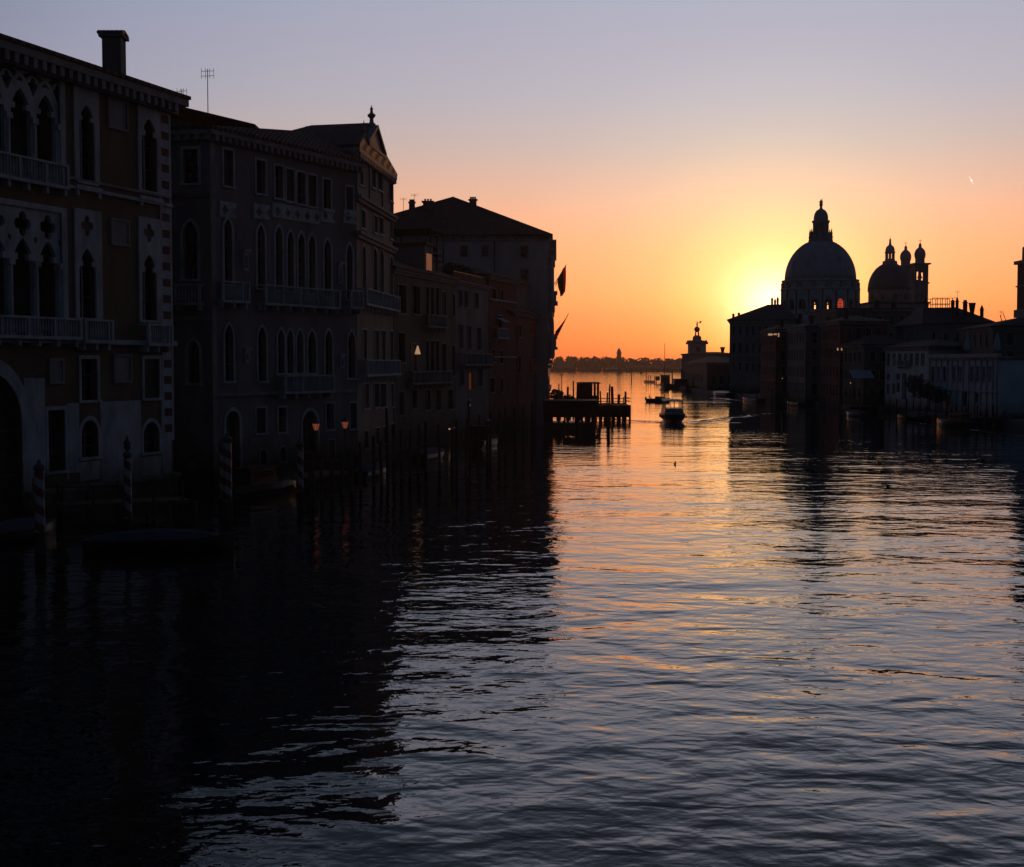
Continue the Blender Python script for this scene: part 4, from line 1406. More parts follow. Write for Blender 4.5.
mb = MB(); rr = 2.9 * mD; mb.lathe([(max(.02, rr * math.cos(R(a))), zD(329) + rr * math.sin(R(a))) for a in range(-90, 91, 15)], TX, TY, 16); mb.build('globe', 'metal', tw, smooth=True)
mb = MB(); mb.lathe([(.22, zD(326.2)), (.3, zD(324)), (.18, zD(322)), (.22, zD(321.3)), (.05, zD(320.6))], TX, TY, 8)
mb.tube((TX, TY, zD(323)), (TX + 1.2, TY, zD(321.4)), .08, .06, 5); mb.hexa([(TX + .9, TY - .04, zD(323.2)), (TX + 1.6, TY - .04, zD(322)), (TX + 1.6, TY + .04, zD(322)), (TX + .9, TY + .04, zD(323.2)), (TX + .9, TY - .04, zD(320.8)), (TX + 1.7, TY - .04, zD(320.2)), (TX + 1.7, TY + .04, zD(320.2)), (TX + .9, TY + .04, zD(320.8))])
mb.build('weather_vane', 'metal', tw)
q = D(722.5, 353, DY + 8); chimney(dg, q.x, q.y, q.z - 1, D(722.5, 347, DY + 8).z, 1.5, 'flare', 'brick')

# ---- canal houses of the right bank, far to near
def zat(y, Y): return D(800, y, Y).z
# seminary: wide hipped block
CS = [(D(729.5, 350, 352).x, 352), (72.5, 352), (79, 388), (61.8, 388)]
fS = Fac(CS[0], CS[1], (65, 370))
oS = P(fS, *[(px, px + 2.6, y0, y1) for px in (732.5, 739, 745.5, 752, 758.5, 765, 772, 779, 785.5) for y0, y1 in ((326, 335), (343, 353), (363, 371))], trim=.18)
fSc = Fac(CS[3], CS[0], (65, 370))
sem, _ = house('long_seminary', 'big plain house with a long sloping roof, directly left of the great dome', 'house', CS, zat(320.5, 352), {0: oS}, 'stucco_grey', roof=None)
ra = D(775, 305.5, 366)
hip_roof(sem, CS, zat(320.5, 352), (D(768, 300, 366).x, 366), (D(783, 300, 364).x, 364), D(776, 304.5, 366).z, over=.7)
for px, yt in ((733.3, 313.5), (738.8, 312.5)):
    q = D(px, 320, 360); chimney(sem, q.x, q.y, q.z - .5, D(px, yt, 360).z, .55, 'plain', 'brick')
for px, yt in ((772, 299), (775, 300.5), (777.7, 298.5)):
    q = D(px, 306, 362); chimney(sem, q.x, q.y, q.z - .5, D(px, yt, 362).z, .5, 'point', 'brick')
mb = MB(); fS.box(mb, 0, fS.L, zat(356, 352), zat(355, 352), -.01, .2); mb.build('string_course', 'stone_grey', sem)
# low houses between the customs house and the seminary
CL = [(55.4, 392), (70, 392), (66, 470), (59, 470)]
oL = {0: [dict(r=(1.2 + 2.3 * j, 2.4 + 2.3 * j, 2.5, 4.8), k='rect') for j in range(6)], 3: [dict(r=(3 + 5.5 * j, 4.4 + 5.5 * j, 3, 5.2), k='rect') for j in range(12)]}
house('low_warehouse', 'low dark canal warehouse between the globe tower and the big plain house', 'house', CL, 8.4, oL, 'stucco_olive', rz=10.6)

spec = [
    # name, label, x0,x1,y0,y1, top px at y0, wall, floors, n, ridge add
    ('gothic_house', 'tall dark canal house with glinting balcony windows below the left rim of the great dome', 57.2, 66.5, 300, 318, 330, 'stucco_red', 4, 4, 1.6),
    ('grey_canal_house', 'narrow dark canal house directly under the great dome', 59.0, 68.5, 278, 296, 327, 'stucco_grey', 4, 4, 1.6),
    ('brick_canal_house', 'dark brick canal house with two small glints, right of the great dome', 61.2, 70.0, 258, 275, 322, 'stucco_red', 4, 4, 1.4),
]
RH = []
for nm, lb, x0, x1, y0, y1, ty, wl, fl, n, ra_ in spec:
    c_ = box_fp(x0, x1, y0, y1)
    z1 = zat(ty, y0)
    ops_ = {0: rows(x1 - x0, z1, fl, n, w=1.0, h=2.1), 3: rows(y1 - y0, z1, fl, 6, w=1.0, h=2.1, k='round')}
    t, fa = house(nm, lb, 'house', c_, z1, ops_, wl, rz=z1 + ra_)
    RH.append((t, fa, c_))
for (t_, fa_, c_), ty in zip(RH, (330, 327, 322)):
    x0, y0 = c_[0]
    for dx__, dy__, w_, cp in ((2.0, 4, .8, 'pots'), (6.5, 9, .7, 'plain')):
        z_ = zat(ty, y0); chimney(t_, x0 + dx__, y0 + dy__, z_, z_ + 2.4, w_, cp, 'brick')
    antenna(t_, x0 + 4.5, y0 + 7, zat(ty, y0) + .5, zat(ty, y0) + 3.8, 2, .8)
q = D(800, 322, 304); chimney(RH[0][0], q.x, 304, q.z - 2, q.z + 1.8, .9, 'flare', 'brick')
# window glints: mirrored eastern sky put in as emissive slabs
def glints(t, f, lst, m='glint_white'):
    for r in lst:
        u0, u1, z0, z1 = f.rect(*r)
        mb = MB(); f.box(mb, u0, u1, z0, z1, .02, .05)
        mb.build('glow_pane', m, t)
glints(RH[0][0], RH[0][1][0], [(768, 772.5, 333.5, 335.5), (773.5, 777, 333.5, 335), (778, 779.2, 333, 337), (792, 793.6, 333, 340)], 'lamp_glint_warm')
glints(RH[2][0], RH[2][1][0], [(837, 838.3, 348, 350.5), (841, 842.2, 348, 350.5)], 'lamp_glint_warm')
# big dark block with chimney pots behind
CK = box_fp(D(846, 330, 268).x + 2, 82, 284, 312)
fK = Fac(CK[0], CK[1], (75, 300))
blk, _ = house('tall_dark_house', 'tall dark blocky house below the smaller second dome', 'house', CK, zat(309, 284), {0: rows(fK.L, zat(309, 284), 5, 6, w=1, h=1.8)}, 'stucco_olive', rz=zat(306, 290))
for px, yt in ((876, 300), (893, 301.5)):
    q = D(px, 312, 288); chimney(blk, q.x, q.y, q.z - 1, D(px, yt, 288).z, 1.1, 'plain', 'brick')
# house with striped awning at the water
CA = [(62.6, 246), (71, 246), (70.5, 257.5), (61.6, 257.5)]
ha, fa = house('awning_house', 'dark canal house with a pale awning low over its terrace', 'house', CA, zat(345, 246), {0: rows(8.4, zat(345, 246), 3, 4), 3: rows(11.5, zat(345, 246), 3, 4)}, 'stucco_olive')
fA = fa[0]
u0, z = fA.hit(866, 370.5) if False else (0, 0)
az0 = D(862, 378.5, 243).z; az1 = D(862, 370.5, 245.9).z
xa, xb = D(852, 375, 244).x, D(873, 375, 244).x
mb = MB(); mb.hexa([(xa, 243, az0), (xb, 243, az0), (xb, 245.95, az1), (xa, 245.95, az1), (xa, 243, az0 + .08), (xb, 243, az0 + .08), (xb, 245.95, az1 + .08), (xa, 245.95, az1 + .08)])
for k in range(8):
    xx = xa + (xb - xa) * k / 7
    mb.tube((xx, 243, az0 + .08), (xx, 245.95, az1 + .08), .05, .05, 4)
mb.build('awning', 'canvas', ha)
mb = MB()
for xx in (xa + .1, xb - .1): mb.tube((xx, 243.1, 0), (xx, 243.1, az0), .08, .08, 6)
mb.build('awning_post', 'metal', ha)
mb = MB(); mb.box(xa - .5, xb + .5, 242.5, 245.9, -.4, .9); mb.build('terrace', 'stone_dark', ha)

# white house and low white palace
Wl = W(884.5, 411.5); Wr = W(928, 416)
fpW = [(Wl.x, Wl.y), (Wr.x, Wr.y), (Wr.x + 9, Wr.y + 5), (Wl.x + 8, Wl.y + 7)]
fW = Fac(fpW[0], fpW[1], (80, 250))
oW = P(fW, *[(887.0 + 5.75 * j, 889.6 + 5.75 * j, 354, 364.5) for j in range(7)], trim=.12)
oW += P(fW, (887, 889.6, 374.5, 379), (897, 899.6, 374, 379), (909, 911.4, 375, 379), (920.5, 923, 374, 380), (887, 889.4, 384, 393), (892.4, 895, 384, 393), (897, 899.4, 383, 391), (912.5, 915, 384, 396), (919.5, 922, 384, 396), trim=.1)
oW += P(fW, (902.5, 906, 374, 398, 'rect', {'name': 'door', 'pane': 'wood_dark'}), trim=.12)
hw, _ = house('white_house', 'pale three-storey canal house with seven tall top windows, beside the low palace', 'house', fpW, fW.hit(906, 348)[1], {0: oW}, 'stucco_white', rz=fW.hit(906, 348)[1] + 1.4)
u0, z = fW.hit(900, 365.3); u1 = fW.hit(909, 365.3)[0]
balcony(hw, fW, u0, u1, z, h=.9, e=.6)
Vl = W(929.5, 417.5); Vr = W(998, 425)
fpV = [(Vl.x, Vl.y), (Vr.x, Vr.y), (Vr.x + 12, Vr.y + 4), (Vl.x + 12, Vl.y + 8)]
fV = Fac(fpV[0], fpV[1], (90, 210))
zV = fV.hit(965, 357)[1]
oV = P(fV, *[(x_, x_ + 2.8, 367, 381) for x_ in (932, 938, 943.5, 971, 977, 983, 989)], trim=.14)
oV += P(fV, *[(x_, x_ + 2.8, 367, 381) for x_ in (953, 959)], trim=.2)
oV += P(fV, (962, 968, 392, 406, 'rect', {'name': 'door', 'pane': 'wood_dark'}), (948, 951, 396, 404), (975, 978, 394, 402), trim=.2)
hv, _ = house('low_white_palace', 'long low one-storey palace of blue-white stone with a flat roof terrace', 'palace', fpV, zV, {0: oV}, 'stucco_blue', roof='flat', roofm='paving')
for x_ in (930, 936, 941.5, 947.5, 952, 957.5, 963, 969, 975, 981, 987, 993, 997):
    mb = MB(); u = fV.hit(x_, 370)[0]; fV.box(mb, max(u - .2, .01), u + .2, 1.02, zV - .5, -.01, .15); mb.build('pilaster', 'stone', hv)
mb = MB(); fV.box(mb, 0, fV.L, zV - .05, zV + .45, -.3, .3); mb.build('parapet', 'stone', hv)
mb = MB(); fV.box(mb, -.5, fV.L + .5, -.4, 1.0, 0, 4); mb.build('terrace', 'stone', hv)
band(hv, fV, 5 * .9, .2, .25)
# closed parasols on the terrace
def parasol(px, yt, yb, Y, label):
    q = D(px, yb, Y); h = D(px, yt, Y).z - q.z
    t = thing('closed_parasol', label, 'parasol', (q.x, q.y, q.z), 'closed parasols on the roof terraces')
    mb = MB(); mb.tube((q.x, q.y, q.z), (q.x, q.y, q.z + h), .05, .05, 6); mb.build('pole', 'wood', t)
    mb = MB(); mb.lathe([(.30, q.z + h * .12), (.52, q.z + h * .2), (.42, q.z + h * .6), (.2, q.z + h * .85), (.03, q.z + h)], q.x, q.y, 10); mb.build('canopy', 'canvas', t)
    mb = MB(); mb.lathe([(.4, q.z - .0), (.4, q.z + .12), (.08, q.z + .16)], q.x, q.y, 10); mb.build('base', 'stone_dark', t)
zt_ = zV + .06
for px, yt, lab in ((967, 330.5, 'closed pale parasol standing on the flat roof of the low white palace, near its middle'), (997, 332, 'closed pale parasol at the right end of the low white palace')):
    Y_ = fV.a.y + (fV.b.y - fV.a.y) * ((px - 929.5) / 68.5) + 4.0
    q = D(px, 352, Y_)
    u = (px - 929.5) / 68.5
    t = thing('closed_parasol', lab, 'parasol', (q.x, q.y, zt_), 'closed parasols on the roof terrace')
    h = D(px, yt, Y_).z - zt_
    mb = MB(); mb.tube((q.x, q.y, zt_), (q.x, q.y, zt_ + h), .05, .05, 6); mb.build('pole', 'wood', t)
    mb = MB(); mb.lathe([(.22, zt_ + h * .22), (.5, zt_ + h * .3), (.42, zt_ + h * .6), (.2, zt_ + h * .85), (.03, zt_ + h)], q.x, q.y, 10); mb.build('canopy', 'canvas', t)
    mb = MB(); mb.lathe([(.4, zt_), (.4, zt_ + .12), (.08, zt_ + .16)], q.x, q.y, 10); mb.build('base', 'stone_dark', t)

# house with the forest of chimneys
CC = [(D(925, 340, 246).x, 246), (D(990, 340, 240).x, 240), (D(990, 340, 240).x + 1.5, 262), (D(925, 340, 246).x, 264)]
fC = Fac(CC[0], CC[1], (80, 250))
zC = D(985, 323.5, 240).z
oC = P(fC, *[(x_, x_ + 3.2, 333, 341) for x_ in (912 + 20, 944, 956, 968, 980)], trim=.12)
hc, _ = house('many_chimneys_house', 'wide dark house with a row of tall Venetian chimneys and a roof terrace frame', 'house', CC, zC, {0: oC}, 'stucco_grey', roof=None)
rz = D(945, 307.5, 252).z
hip_roof(hc, CC, zC, (D(925, 300, 252).x, 253), (D(955, 300, 252).x, 251), rz, over=.7)
for px, yt, w, cap in ((952.6, 299, .5, 'plain'), (957, 296.5, .42, 'point'), (965, 300, .62, 'pots'), (972, 302, 1.0, 'flare'), (981.7, 304.5, .5, 'point')):
    yb_ = 312 + max(0, (px - 960) * .3)
    q = D(px, yb_, 246); chimney(hc, q.x, q.y, q.z - 1.2, D(px, yt + .8, 246).z - (.5 if cap == 'point' else 0), w, cap, 'brick')
mb = MB()
za, zb2_ = D(940, 308, 254).z, D(940, 298.5, 254).z
xs = [D(p, 300, 254).x for p in (929, 934, 939, 944, 949, 953)]
for y_ in (252, 256):
    mb = MB()
    for x_ in xs: mb.tube((x_, y_, za - .6), (x_, y_, zb2_), .06, .06, 5)
    for zz in (zb2_, (za + zb2_) / 2 - .2): mb.tube((xs[0], y_, zz), (xs[-1], y_, zz), .06, .06, 5)
    mb.build('terrace_frame', 'wood_dark', hc)
antenna(hc, D(957.5, 300, 250).x, 250, D(957, 300, 250).z, D(957.5, 291, 250).z, 1, .8)
# houses at the right edge
CE = [(D(993, 345, 205).x, 205), (D(993, 345, 205).x + 26, 196), (D(993, 345, 205).x + 30, 222), (D(993, 345, 205).x + 2, 226)]
fE = Fac(CE[0], CE[1], (90, 215))
zE = D(998, 327, 204).z
he, _ = house('edge_house', 'dark canal house at the right edge with a thin rail along its roof', 'house', CE, zE, {0: rows(fE.L, zE, 4, 8, w=1.0, h=2.0, z0=2.5), 3: rows(20, zE, 4, 5, w=1, h=2)}, 'stucco_olive', rz=D(1030, 315, 205).z, over=.6,
              ridge=((D(1030, 315, 208).x, 209), (D(1050, 315, 208).x, 207)))
mb = MB()
for k in range(8):
    p = D(985 + k * 3.6, 328, 214); mb.tube((p.x, p.y, zE - .5), (p.x, p.y, D(990, 323, 214).z), .05, .05, 5)
a, b = D(985, 323, 214), D(1010, 323, 214)
mb.tube(a, b, .06, .06, 5); mb.build('roof_rail', 'metal', he)
for a, b in (((1003, 313), (1009, 325)), ((1000, 315), (1005, 326))):
    mb = MB(); mb.tube(D(a[0], a[1], 212), D(b[0], b[1] + 4, 212), .06, .06, 4); mb.build('roof_pole', 'metal', he)
antenna(he, D(1001, 320, 212).x, 212, zE - .2, D(1001, 311, 212).z, 1, .7)
# tower-like chimney at the very edge
ex, ey = D(1038, 300, 216).x, 218
mE = 216 / F
def zT(y): return D(1030, y, 216).z
tb = thing('edge_bell_tower', 'slim dark tower with a projecting cornice, cut off by the right edge', 'tower', (ex, ey, 0))
h_ = 12 * mE
mb = MB(); mb.box(ex - h_, ex + h_, ey - h_, ey + h_, 0, zT(263)); mb.build('shaft', 'brick', tb)
mb = MB(); mb.box(ex - h_ - .45, ex + h_ + .45, ey - h_ - .45, ey + h_ + .45, zT(263), zT(259.5)); mb.build('cornice', 'stone_grey', tb)
mb = MB(); mb.box(ex - h_ - .2, ex + h_ + .2, ey - h_ - .2, ey + h_ + .2, zT(286), zT(284.7)); mb.build('string_course', 'stone_grey', tb)
mb = MB(); mb.box(ex - h_ - .35, ex + h_ + .35, ey - h_ - .35, ey + h_ + .35, zT(317), zT(309)); mb.build('base_moulding', 'stone_grey', tb)
mb = MB(); mb.lathe([(h_ * .95, zT(259.5)), (h_ * .93, zT(246)), (h_ * .5, zT(243)), (.1, zT(238))], ex, ey, 8, R(22.5)); mb.build('belfry_top', 'stone_grey', tb)

# right bank ground
RB = [(56.5, 500), (55.2, 420), (55.6, 366), (56.6, 352), (57.3, 318), (59.2, 296), (61.4, 275), (61.4, 258), (63, 244.5), (Wl.x + .6, Wl.y + .5), (Wr.x + .6, Wr.y), (Vr.x + .8, Vr.y), (67, 150), (69, 60), (200, 60), (200, 560), (70, 560), (62.2, 535)]
ground('ground', RB, .8, 'stone quays and paved ground of the right bank')

# near right bank: never in the picture, only mirrored; omitted

# ================================================================== FAR SHORE
ground('island', [(-500, 1500), (900, 1500), (900, 1700), (-500, 1700)], 1.0, 'low far shore across the lagoon', 'earth')
rng = random.Random(3)
mb = MB()
def leafball(mb, c, r, h, n, s):
    for _ in range(n):
        while True:
            p = Vector((rng.uniform(-1, 1), rng.uniform(-1, 1), rng.uniform(-1, 1)))
            if p.length < 1: break
        p = Vector((c[0] + p.x * r, c[1] + p.y * r, c[2] + p.z * h))
        a = Vector((rng.uniform(-1, 1), rng.uniform(-1, 1), rng.uniform(-1, 1))).normalized() * s
        b = a.orthogonal().normalized() * s * rng.uniform(.6, 1.1)
        mb.poly([p - a, p + b, p + a, p - b])
x = -420
while x < 820:
    X = x + rng.uniform(-3, 3); Y = 1505 + rng.uniform(0, 60)
    fr = 0.5 + .5 * math.sin(X * .021 + 1.0) * math.sin(X * .0077)
    hgt = rng.uniform(10.5, 13) + 3.5 * fr
    r = rng.uniform(4, 8)
    dense = 150 if -40 < X < 330 else 60
    leafball(mb, (X, Y, 1 + hgt * .56), r, hgt * .47, dense, 1.35 if dense > 60 else 1.9)
    leafball(mb, (X + 1, Y - 3, 5.0), r * 1.2, 4.8, dense, 1.25)
    mb.tube((X, Y, .9), (X, Y, hgt * .7), .5, .2, 5)
    x += rng.uniform(3.0, 6.0)
tag(mb.build('far_trees', 'leaf', recalc=False), 'hazy belt of trees along the far shore of the lagoon', kind='stuff')
t = thing('far_bell_tower', 'tiny bell tower rising above the hazy trees on the far shore', 'tower', (D(619, 360, 1520).x, 1520, 0))
X = t.location.x
def zf(y): return D(619, y, 1520).z
mb = MB(); mb.box(X - 2.3, X + 2.3, 1517.7, 1522.3, 1, zf(353)); mb.build('shaft', 'brick', t)
mb = MB(); mb.box(X - 2.9, X + 2.9, 1517.1, 1522.9, zf(353), zf(352.4)); mb.lathe([(2.2, zf(352.4)), (2.2, zf(350.6)), (1.2, zf(349.5)), (.2, zf(347.6))], X, 1520, 8); mb.build('spire', 'lead', t)
for k, (pa, pb, yt) in enumerate(((556, 574, 363.5), (590, 600, 364.2), (625, 660, 365), (662, 682, 363))):
    xa, xb = D(pa, 365, 1502).x, D(pb, 365, 1502).x
    lab = ['long low pale building on the far shore behind the pier', 'small pale building on the far shore', 'long pale waterfront building on the far shore, right of the distant ferry', 'far waterfront building half hidden by the customs house boats'][k]
    c_ = box_fp(xa, xb, 1501, 1504.5)
    house('shore_building', lab, 'building', c_, D(600, yt, 1502).z, {0: [dict(r=(1.5 + 3.5 * j, 2.7 + 3.5 * j, 2, 3.6)) for j in range(int((xb - xa) / 3.5) - 1)]}, 'stucco_warm', rz=D(600, yt, 1502).z + 1.2, base=.9)

# ================================================================== NEAR RIGHT BANK (outside the picture; shades and mirrors in the canal)
for k, (y0, y1, x0, h, wl, lab) in enumerate(((20, 46, 63, 17, 'stucco_warm', 'warm plastered canal house nearest the bridge on the right bank'), (47, 72, 65, 19, 'stucco_red', 'red canal house on the right bank, second from the bridge'),
                                              (73, 97, 66, 15, 'stucco_grey', 'grey canal house on the right bank with four floors, third from the bridge'), (98, 128, 67, 18, 'stucco_warm', 'long warm plastered canal house on the right bank'),
                                              (129, 158, 68, 16, 'stucco_red', 'red canal house on the right bank before the edge tower'))):
    c_ = [(x0, y0), (x0 + 18, y0), (x0 + 18, y1), (x0, y1)]
    house('side_house', lab, 'house', c_, h, {3: rows(y1 - y0, h, 4, 6, w=1.1, h=2.2, k='round')}, wl, rz=h + 2.2)
mb = MB(); mb.prism([(64, 0), (120, 0), (120, 160), (69, 160)], -.6, .6)
tag(mb.build('ground', 'paving'), 'stone ground of the near right bank', kind='structure')


# ================================================================== SMALL THINGS
def stripe_mat():
    m = bpy.data.materials.new('barber_stripes'); m.use_nodes = True
    t = m.node_tree; b = t.nodes['Principled BSDF']; b.inputs['Roughness'].default_value = .7
    co = t.nodes.new('ShaderNodeTexCoord'); sp = t.nodes.new('ShaderNodeSeparateXYZ')
    t.links.new(co.outputs['Object'], sp.inputs[0])
    at = t.nodes.new('ShaderNodeMath'); at.operation = 'ARCTAN2'
    t.links.new(sp.outputs[1], at.inputs[0]); t.links.new(sp.outputs[0], at.inputs[1])
    dv = t.nodes.new('ShaderNodeMath'); dv.operation = 'DIVIDE'; dv.inputs[1].default_value = 2 * math.pi
    t.links.new(at.outputs[0], dv.inputs[0])
    ma = t.nodes.new('ShaderNodeMath'); ma.operation = 'MULTIPLY_ADD'; ma.inputs[1].default_value = 1.25
    t.links.new(sp.outputs[2], ma.inputs[0]); t.links.new(dv.outputs[0], ma.inputs[2])
    fr = t.nodes.new('ShaderNodeMath'); fr.operation = 'FRACT'; t.links.new(ma.outputs[0], fr.inputs[0])
    gt = t.nodes.new('ShaderNodeMath'); gt.operation = 'GREATER_THAN'; gt.inputs[1].default_value = .5; t.links.new(fr.outputs[0], gt.inputs[0])
    mx = t.nodes.new('ShaderNodeMixRGB'); mx.inputs[1].default_value = (.13, .02, .022, 1); mx.inputs[2].default_value = (.24, .24, .24, 1)
    t.links.new(gt.outputs[0], mx.inputs[0]); t.links.new(mx.outputs[0], b.inputs['Base Color'])
    return m


M['stripes'] = stripe_mat()


def striped_pole(px, yb, yt, label, w=.17):
    q = W(px, yb)
    h = D(px, yt, q.y).z
    t = thing('mooring_pole', label, 'mooring pole', (q.x, q.y, 0), 'red and white striped mooring poles', rz=0)
    mb = MB(); mb.lathe([(w, -1.0), (w, 0), (w * .95, h * .97), (w * .6, h)], 0, 0, 14)
    o = bpy.data.objects.new('shaft', None)
    me_o = mb.build('shaft', 'stripes', None, smooth=True); me_o.parent = t
    mb = MB(); mb.lathe([(w * .8, h * .985), (w * 1.15, h + .06), (w * 1.1, h + .18), (w * .4, h + .28), (w * .45, h + .36), (.02, h + .5)], 0, 0, 12)
    c = mb.build('cap', 'stone_dark', None, smooth=True); c.parent = t
    mb = MB(); mb.lathe([(w + .02, -.5), (w + .02, .8), (w + .005, .95)], 0, 0, 12)
    c = mb.build('waterline_band', 'wood_dark', None); c.parent = t
    return t


bpy.data.objects
striped_pole(40.5, 553, 470, 'striped mooring pole farthest left, in front of the brown palace', .23)
pc = striped_pole(128.5, 538, 457, 'striped mooring pole with a tall dark finial at the corner of the brown palace', .19)
striped_pole(228, 519, 441, 'thick striped mooring pole before the arched water gate of the long grey palace', .24)
striped_pole(222.5, 515, 446, 'thinner striped mooring pole just left of the thick one by the water gate', .16)
striped_pole(300.5, 508, 446, 'striped mooring pole right of the middle of the long grey palace', .2)
# lantern finial on the second pole
h_ = max(v.co.z for c_ in pc.children for v in c_.data.vertices) - .2
mb = MB(); mb.lathe([(.07, h_), (.17, h_ + .12), (.17, h_ + .38), (.22, h_ + .4), (.06, h_ + .55), (.08, h_ + .62), (.02, h_ + .75)], 0, 0, 8)
c = mb.build('finial', 'metal', None); c.parent = pc


def bare_pile(px, yb, yt, r=.12, group='dark wooden mooring piles', label='bare dark wooden mooring pile standing in the shaded water by the left palaces', lean=0.0):
    q = W(px, yb)
    h = D(px, yt, q.y).z
    o_ = MB(); rl = random.Random(int(px * 10))
    dx_, dy_ = rl.uniform(-.12, .12) + lean, rl.uniform(-.1, .1)
    o_.tube((0, 0, -1), (dx_ * .5, dy_ * .5, h * .5), r, r * .96, 8); o_.tube((dx_ * .5, dy_ * .5, h * .5), (dx_, dy_, h), r * .96, r * .8, 8)
    o = o_.build('mooring_pile', 'wood', None); o.location = (q.x, q.y, 0)
    return tag(o, label, 'pile', group)


piles = [(60, 515, 486), (157, 540, 503), (170, 541, 504), (198, 538, 500), (314, 506, 452), (322, 500, 455), (333, 497, 452), (343, 494, 452), (352, 492, 449), (361, 489, 442), (374, 486, 436),
         (382, 484, 441), (388, 480, 408), (394, 482, 424), (402, 479, 430), (410, 476, 430), (418, 474, 425), (426, 472, 422), (440, 470, 425), (457, 468, 420), (466, 466, 418), (478, 462, 415), (490, 458, 412), (499, 455, 410),
         (506, 452, 408), (515, 449, 407), (523, 446, 404), (532, 443, 402)]
for p in piles: bare_pile(*p)
for px, yb, yt in ((451.5, 468, 429), (487.5, 461, 421), (470, 464, 401)):
    o = bare_pile(px, yb, yt, .13, 'capped mooring piles', 'dark mooring pile with a pale metal cap below the red house')
    z = max(v.co.z for v in o.data.vertices)
    q = o.data.vertices[-1].co
    t = thing('capped_pile', 'x', 'pile', o.location)
    bpy.data.objects.remove(t)
    mb = MB(); mb.lathe([(.15, z), (.15, z + .1), (.02, z + .25)], q.x, q.y, 8)
    c = mb.build('cap', 'white_paint', None, smooth=False); c.parent = o
rp = random.Random(11)
for i in range(16):
    px = 860 + i * 9.6 + rp.uniform(-2, 2)
    yb = 415 + (px - 860) * .085 + rp.uniform(0, 3)
    bare_pile(px, yb, yb - rp.uniform(15, 24), .13, 'mooring piles along the right bank', 'bare wooden mooring pile in the shaded water along the right bank palaces')
for i, px in enumerate((742, 757, 772, 789, 806, 824, 842)):
    yb = 399 + (px - 742) * .12
    bare_pile(px, yb + 2, yb - 12, .14, 'mooring piles along the far right bank', 'bare wooden mooring pile before the dark houses under the great dome')

# landing stages on the left, low timber with rails
def jetty(name, label, p0, p1, depth, z, rail=True):
    a, b = W(*p0), W(*p1)
    f = Fac((a.x, a.y), (b.x, b.y), (-100, a.y + 50))
    t = thing(name, label, 'landing stage', (a.x, a.y, 0))
    mb = MB(); f.box(mb, 0, f.L, z - .18, z, -depth, 0)
    k = 0
    mb.build('deck', 'wood', t)
    k = .15
    while k < f.L:
        for w in (-.1, -depth + .1):
            mb = MB(); p = f.p(k, -1, w); mb.tube(p, (p.x, p.y, z + (1.0 if rail else -.1)), .07, .07, 6); mb.build('post', 'wood_dark', t)
        k += max(1.6, (f.L - .3) / 5)
    if rail:
        mb = MB(); mb.tube(f.p(.1, z + .95, -.1), f.p(f.L - .1, z + .95, -.1), .04, .04, 6); mb.build('handrail', 'wood_dark', t)
    return t


jetty('landing_stage', 'low timber landing stage with a thin handrail below the brown palace corner', (60, 522), (190, 516), 2.2, .9)
jetty('landing_stage', 'low timber landing stage before the doorway with the two pink lanterns', (310, 490), (352, 482), 2.5, .8)


# boats ---------------------------------------------------------------
def hull(Lh, Wd, H, bow=.4, stern=.8, n=9, sheer=.35, draft=.25):
    """ring profile boat hull along +x (bow at +x)"""
    rings = []
    for i in range(n):
        s = i / (n - 1)
        x = -Lh / 2 + Lh * s
        w = Wd / 2 * (stern + (1 - stern) * min(1, s / .35)) if s < .5 else Wd / 2 * max(.03, (1 - ((s - .5) / .5) ** 2.4))
        top = H + sheer * max(0, s - .45) ** 2 * 3.3 * H
        kl = -draft * (1 - max(0, s - .75) * 3.5)
        rings.append([(x, -w, top), (x, -w * .92, top * .45), (x, -w * .55, kl * .6), (x, 0, kl), (x, w * .55, kl * .6), (x, w * .92, top * .45), (x, w, top)])
    return rings


def place(mb, t, name, m, parent=None, smooth=False):
    o = mb.build(name, m, None, smooth=smooth)
    o.parent = parent or t
    return o


